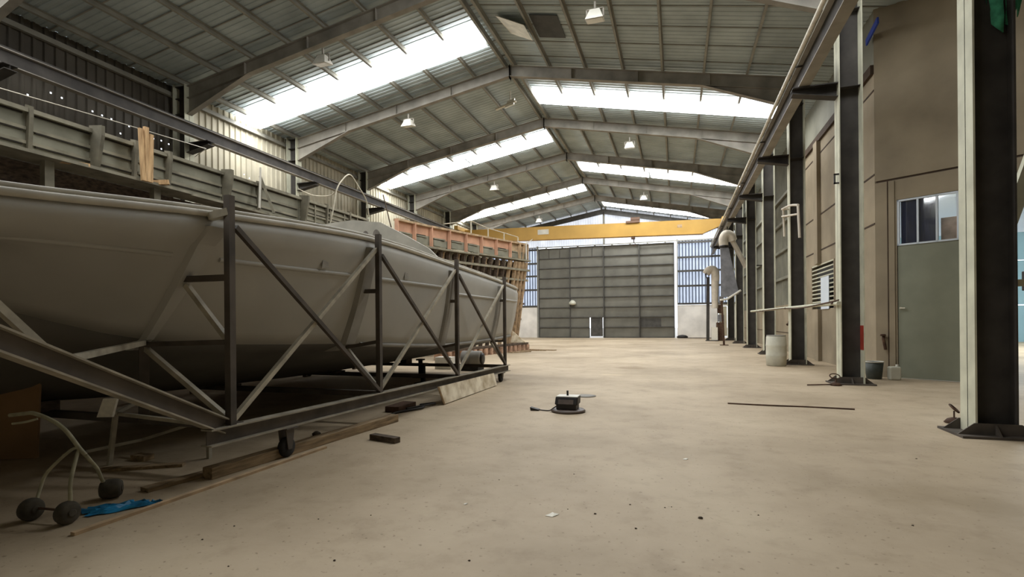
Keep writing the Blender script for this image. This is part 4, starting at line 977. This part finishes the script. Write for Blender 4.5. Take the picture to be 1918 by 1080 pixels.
# ------------------------------------------------------------------ along the concrete wall
# barred window
t = Thing('barred_window', 'wall window with pale horizontal bars and a white sheet behind them', 'window', (WR, 20.4, WZ[0]))
mb = MB(); mb.box(WR + .17, WR + .2, WY[0], WY[1], WZ[0], WZ[1]); t.part('backing', mb, M['vent_dark'])
for i in range(11):
    z = WZ[0] + .08 + i * .145; t.part('bar', MB().box(WR - .01, WR + .015, WY[0] + .02, WY[1] - .02, z, z + .045), M['pale_flange'])
t.part('paper_sheet', MB().box(WR - .035, WR - .025, 19.55, 20.55, WZ[0] - .02, WZ[1] - .5), M['annexwhite'], 'pale blue white sheet')
t.part('frame', MB().box(WR - .02, WR + .02, WY[0] - .02, WY[0] + .05, WZ[0], WZ[1]).box(WR - .02, WR + .02, WY[1] - .05, WY[1] + .02, WZ[0], WZ[1]), M['concrete'])
# green door
t = Thing('green_door', 'tall grey green steel door with a transom of three panes, in the recess', 'door', A((DT0 + DT1) / 2, 0, 0))
TZ = 3.28
mb = MB(); abox(mb, DT0 + .01, DT1 - .01, -.10, -.03, .01, TZ); t.part('leaf', mb, M['green_door'])
mb = MB()
for (a, b, z0, z1) in ((DT0, DT0 + .05, TZ, DZ - .01), (DT1 - .05, DT1, TZ, DZ - .01), (DT0, DT1, TZ, TZ + .04), (DT0, DT1, DZ - .05, DZ - .01)): abox(mb, a, b, -.09, -.01, z0, z1)
w3 = (DT1 - DT0 - .1) / 3
for k in (1, 2): abox(mb, DT0 + .05 + w3 * k - .02, DT0 + .05 + w3 * k + .02, -.09, -.01, TZ, DZ - .02)
t.part('transom_frame', mb, M['annexwhite'], 'pale transom frame')
for k in range(3):
    a = DT0 + .05 + w3 * k + .02; b = a + w3 - .04
    mb = MB(); abox(mb, a, b, -.052, -.047, TZ + .04, DZ - .05); pn = t.part('pane', mb, M['glass'])
    mb = MB()
    if k < 2: abox(mb, a, b, -.085, -.07, TZ + .04, DZ - .05); t.part('curtain', mb, M['navy'], 'navy curtain behind the pane', parent=pn)
    else: abox(mb, a, b, -.30, -.28, TZ + .04, DZ - .55); t.part('curtain', mb, M['pink'], 'pinkish board behind the pane', parent=pn)
mb = MB(); abox(mb, DT0 + .05, DT0 + .09, -.03, .03, 1.72, 1.76); abox(mb, DT0 + .05, DT0 + .16, .02, .04, 1.72, 1.75); t.part('handle', mb, M['rail'])
single('wall_tap', 'dark tap and valve on the corner of the recess wall', 'tap', MB().tube(smooth([A(.18, .02, 1.05), A(.18, .08, 1.0), A(.2, .1, .9), A(.22, .06, .7)]), .035, 8).lathe([(.05, 0), (.07, .02), (.05, .05)], A(.18, .1, 1.04), 'z', 10), M['rust'], A(.18, 0, .7))
t = Thing('bucket', 'dark bucket with pale rim at the foot of the recess wall', 'bucket', (4.62, 14.85, 0))
t.part('body', MB().lathe([(.15, 0), (.16, .01), (.2, .42), (.18, .42), (.15, .05), (.02, .04)], (4.62, 14.85, 0), 'z', 22), M['bucket_dark'])
t.part('rim', MB().tube([(4.62 + .2 * math.cos(a), 14.85 + .2 * math.sin(a), .42) for a in [2 * PI * i / 22 for i in range(23)]], .014, 6), M['white'], 'pale rim')
t = Thing('jerrycan', 'off white plastic jerrycan beside the dark bucket', 'jerrycan', (5.0, 14.72, 0))
t.part('body', MB().box(4.88, 5.12, 14.62, 14.82, 0, .32), M['drum'], bevel=.03)
t.part('cap', MB().tube([(5.06, 14.72, .32), (5.06, 14.72, .37)], .03, 10), M['white'])
t = Thing('plastic_drum', 'tall off white drum standing by the column on the wall side', 'drum', (3.04, 18.42, 0))
t.part('body', MB().lathe([(.26, 0), (.29, .02), (.30, .30), (.31, .33), (.30, .36), (.30, .62), (.31, .65), (.30, .68), (.29, .92), (.27, .95)], (3.04, 18.42, 0), 'z', 30), M['drum'])
t.part('lid', MB().lathe([(.26, .95), (.28, .952), (.28, .975), (.2, .975), (.18, .965)], (3.04, 18.42, 0), 'z', 30), M['hull_rib'], 'grey lid')
t.part('label_patch', MB().box(3.31, 3.345, 18.38, 18.5, .35, .5), M['paper'], 'white patch')
single('water_tap', 'dark tap on a pale stub pipe above the white drum', 'tap', MB().tube(smooth([(4.7, 24.7, .0), (4.7, 24.7, 1.1), (4.6, 24.5, 1.3), (4.45, 24.4, 1.25)]), .05, 8).lathe([(.09, 0), (.11, .06), (.06, .14)], (4.6, 24.5, 1.3), 'z', 10), M['rust'], (4.7, 24.7, 0))
# wall pipe
t = Thing('wall_pipe', 'pale horizontal pipe running along the wall at shoulder height', 'pipe', (3.46, 22, 1.85))
t.part('pipe', MB().tube([(3.46, 13.25, 1.83), (3.46, 27.5, 1.88)], .045, 10), M['pale_flange'])
t.part('cable', MB().tube(smooth([(3.44, 13.2, 1.90), (3.41, 14.2, 1.86), (3.41, 17.0, 1.80), (3.41, 20, 1.85), (3.41, 26, 1.82)]), .018, 6), M['rust'])
for i, y in enumerate((FR[3], FR[4], FR[5])): t.part('bracket', MB().bar((3.40, y, 1.84), (XR + .005, y, 1.84), .12, .05), M['rust'])
# pipe frame on a column
single('bent_pipe', 'pale bent pipe frame on the column behind the white drum', 'pipe frame',
       MB().tube(smooth([(3.36, 19.07, 5.12), (3.36, 17.8, 4.98), (3.34, 16.6, 4.74)], 3), .035, 8).tube([(3.36, 19.07, 4.88), (3.34, 16.7, 4.50)], .03, 8).tube([(3.38, 19.0, 5.1), (3.40, 18.95, 4.2)], .03, 8).tube([(3.34, 16.62, 4.72), (3.36, 16.55, 3.8)], .035, 8)
       .tube([(3.36, 18.9, 5.09), (3.55, 18.95, 5.09)], .03, 8).tube([(3.36, 18.95, 4.86), (3.55, 18.97, 4.86)], .03, 8), M['duct'], (3.4, 17.8, 3.8))
single('pipe_clamp', 'small square pipe clamp on the column by the green door', 'clamp', MB().box(3.44, 3.54, 13.45, 13.5, 4.55, 4.58).box(3.44, 3.54, 13.45, 13.5, 4.75, 4.78).box(3.44, 3.47, 13.45, 13.5, 4.55, 4.78), M['frame_dark'], (3.5, 13.47, 4.6))
single('blue_rail', 'short blue rail high in the dark corner above the recess', 'rail', MB().bar((4.75, 15.6, 8.62), (4.72, 14.7, 8.72), .04, .16), M['bluepipe'], (4.75, 15.2, 8.6))
# brace and bar between the nearest column and the annex jamb
t = Thing('column_brace', 'pale diagonal brace and level bar beside the nearest column, with a black switch box', 'brace', (4.4, 8.6, 1.9))
t.part('diagonal', MB().bar((3.95, 8.45, 2.05), (5.1, 8.85, 5.2), .16, .09, (0, 1, 0)), M['pale_flange'])
t.part('level_bar', MB().bar((3.98, 8.45, 1.92), (5.2, 8.85, 1.98), .10, .09), M['pale_flange'])
t.part('switch_box', MB().box(4.44, 4.62, 8.55, 8.75, 1.84, 2.10), M['black'], 'black switch box', bevel=.01)
single('post_jamb', 'pale steel jamb post at the annex opening', 'post', MB().box(5.05, 5.2, 8.8, 8.95, 0, 5.4), M['frame_dark'], (5.1, 8.9, 0))
mb = MB(); rr = random.Random(9)
cl = [(3.80, 5.52, 0), (3.84, 5.25, .02), (3.88, 5.05, .0), (3.93, 5.0, .03), (4.0, 5.12, -.02), (4.08, 5.2, .02), (4.12, 5.32, 0), (4.16, 5.6, .02), (4.1, 6.1, 0), (3.85, 6.1, 0)]
top_ = [(3.74 + .05 * i, 8.05 + .05 * math.sin(i * 1.9), 6.3) for i in range(9)]
low = [5.6, 5.25, 5.08, 5.02, 5.2, 5.12, 5.3, 5.24, 5.55]
vs = []; R_ = 6
for i in range(9):
    for j in range(R_ + 1):
        f = j / R_; vs.append((top_[i][0] + .012 * math.sin(i + j), top_[i][1] + .03 * math.sin(i * 2.1 + j * .9), 6.3 + (low[i] - 6.3) * f))
mb.add(vs, [(i * (R_ + 1) + j, i * (R_ + 1) + j + 1, (i + 1) * (R_ + 1) + j + 1, (i + 1) * (R_ + 1) + j) for i in range(8) for j in range(R_)], True)
o = single('hanging_cloth', 'green cloth hanging from the nearest column at the top', 'cloth', mb, M['greencloth'], (3.95, 8.05, 5.0))
s_ = o.modifiers.new('thick', 'SOLIDIFY'); s_.thickness = .01

# ------------------------------------------------------------------ extraction arms near the far corner
t = Thing('extraction_arm', 'cream duct elbow with a long pipe, high on the wall under the crane rail', 'duct', (3.3, 32.5, 4.5))
t.part('elbow', MB().tube(smooth([(2.66, 32.4, 5.75), (2.62, 32.4, 6.15), (2.76, 32.4, 6.42), (3.02, 32.45, 6.36), (3.14, 32.5, 6.05)]), .25, 16), M['duct'])
t.part('mouth', MB().lathe([(.23, 0), (.27, 0), (.27, .1), (.23, .1)], (2.66, 32.4, 5.68), 'z', 16), M['black'])
t.part('pipe', MB().tube([(3.06, 32.5, 6.2), (3.88, 32.75, 4.5)], .14, 12), M['duct'])
t.part('hanger', MB().bar((2.85, 32.4, 6.5), (2.85, 32.4, 6.86), .06).bar((3.88, 32.75, 4.6), (4.85, 32.9, 4.6), .06), M['frame_dark'])
single('canvas_funnel', 'grey canvas funnel hanging below the cream duct elbow', 'canvas', MB().add(
    [(2.46, 32.3, 5.66), (2.9, 32.3, 5.66), (2.9, 32.7, 5.66), (2.46, 32.7, 5.66), (2.46, 32.2, 4.7), (3.05, 32.2, 4.8), (3.1, 32.75, 4.8), (2.5, 32.75, 4.7), (2.44, 32.1, 2.75), (3.42, 32.1, 2.95), (3.45, 32.8, 2.95), (2.5, 32.8, 2.75)],
    [(0, 1, 5, 4), (1, 2, 6, 5), (2, 3, 7, 6), (3, 0, 4, 7), (4, 5, 9, 8), (5, 6, 10, 9), (6, 7, 11, 10), (7, 4, 8, 11), (0, 3, 2, 1), (8, 9, 10, 11)]), M['tarp'], (2.9, 32.4, 2.75))
t = Thing('extraction_arm', 'cream upright duct with a dark open mouth, near the far end panels', 'duct', (2.4, 39, 2.4))
t.part('elbow', MB().tube(smooth([(2.02, 39, 4.72), (2.2, 39, 4.98), (2.5, 39, 5.0), (2.62, 39, 4.7), (2.62, 39, 4.2)]), .27, 16), M['duct'])
t.part('pipe', MB().tube([(2.6, 39, 4.3), (2.58, 39, 2.3)], .25, 14, r1=.21), M['duct'])
t.part('mouth', MB().lathe([(.02, -.05), (.26, 0), (.3, .02), (.26, .04)], (2.0, 39, 4.7), 'x', 16), M['black'])
t.part('stand', MB().bar((2.1, 39.1, 0), (2.15, 39.1, 4.5), .22, .2).box(1.95, 2.8, 38.8, 39.3, 0, .05), M['frame_dark'])
t = Thing('pipe_stand', 'white bent pipe on a dark stand below the grey canvas funnel', 'pipe', (2.5, 32.3, 0))
t.part('pipe', MB().tube([(2.42, 32.25, 2.62), (2.8, 32.0, 2.68), (3.5, 32.0, 3.15)], .06, 10), M['white'])
t.part('stand', MB().bar((2.62, 32.4, 0), (2.5, 32.3, 2.6), .11).box(2.4, 2.85, 32.2, 32.6, 0, .04), M['rust'])
t = Thing('clutter_stack', 'stack of grey bundles and a pale box heaped by the far corner', 'stack', (2.8, 40, 0))
for i, (x, y, z, w, h) in enumerate(((2.95, 39.6, .7, .5, .6), (3.0, 39.7, 1.35, .42, .5), (2.95, 39.6, 1.95, .34, .6), (3.05, 39.7, 2.6, .3, .55))):
    t.part('bundle', MB().box(x - w / 2, x + w / 2, y - .25, y + .25, z - (.7 if i == 0 else 0), z + h), M['tarp'] if i % 2 else M['rust'], bevel=.05)
t.part('pale_box', MB().box(2.35, 2.75, 39.0, 39.4, 0.06, .95), M['paper'], 'pale box')
single('black_sack', 'black sack slumped on the floor at the edge of the sliding doors', 'sack', MB().lathe([(.05, 0), (.42, .02), (.45, .12), (.3, .24), (.05, .28)], (.45, 44.9, 0), 'z', 14), M['black'], (.45, 44.9, 0))
single('plastic_bag', 'pale bag hanging on the sliding door seam', 'bag', MB().lathe([(.05, 0), (.3, .04), (.32, .18), (.2, .36), (.04, .44)], (-8.75, 45.3, 2.9), 'z', 12), M['drum'], (-8.75, 45.3, 2.9))
single('floor_ridge', 'low dark ramp strip on the floor along the far white wall', 'strip', MB().box(.4, 3.2, 44.4, 45.0, 0, .05), M['ibeam'], (2, 44.6, 0))

# ------------------------------------------------------------------ light, world, camera
w = bpy.data.worlds.new('overcast'); SC.world = w; w.use_nodes = True
nt = w.node_tree; nt.nodes.clear()
wo = nt.nodes.new('ShaderNodeOutputWorld'); bg = nt.nodes.new('ShaderNodeBackground')
bg.inputs[0].default_value = (0.86, 0.92, 1.0, 1); bg.inputs[1].default_value = 2.2
nt.links.new(bg.outputs[0], wo.inputs[0])

l = bpy.data.lights.new('annex_fill', 'AREA'); l.shape = 'RECTANGLE'; l.size = 6; l.size_y = 8; l.energy = 1500; l.color = (0.9, 0.97, 1.0)  # unseen area light added to brighten the annex, no fixture modelled
lo = bpy.data.objects.new('annex_fill', l); lo.location = (14, 28, 8.8); COL.objects.link(lo)

TH, ROLL = math.radians(17.60), math.radians(-0.5)
fwd = Vector((-math.sin(TH), math.cos(TH), 0)); right = Vector((math.cos(TH), math.sin(TH), 0)); up = Vector((0, 0, 1))
r2 = right * math.cos(ROLL) + up * math.sin(ROLL)
u2 = -right * math.sin(ROLL) + up * math.cos(ROLL)
cam = bpy.data.cameras.new('camera'); co = bpy.data.objects.new('camera', cam); COL.objects.link(co)
mtx = Matrix((r2, u2, -fwd)).transposed().to_4x4(); mtx.translation = Vector((0, 0, 1.485)); co.matrix_world = mtx
cam.sensor_width = 36; cam.lens = 971.3 / 1918 * 36
cam.shift_y = (601.9 - 540) / 1918
cam.clip_end = 300; cam.clip_start = .05
SC.camera = co

SC.view_settings.view_transform = 'Standard'; SC.view_settings.look = 'None'
SC.view_settings.exposure = 0.52; SC.view_settings.gamma = 1.0; SC.view_settings.use_curve_mapping = False
SC.cycles.use_denoising = True
SC.cycles.max_bounces = 10; SC.cycles.diffuse_bounces = 6
SC.cycles.sample_clamp_indirect = 10
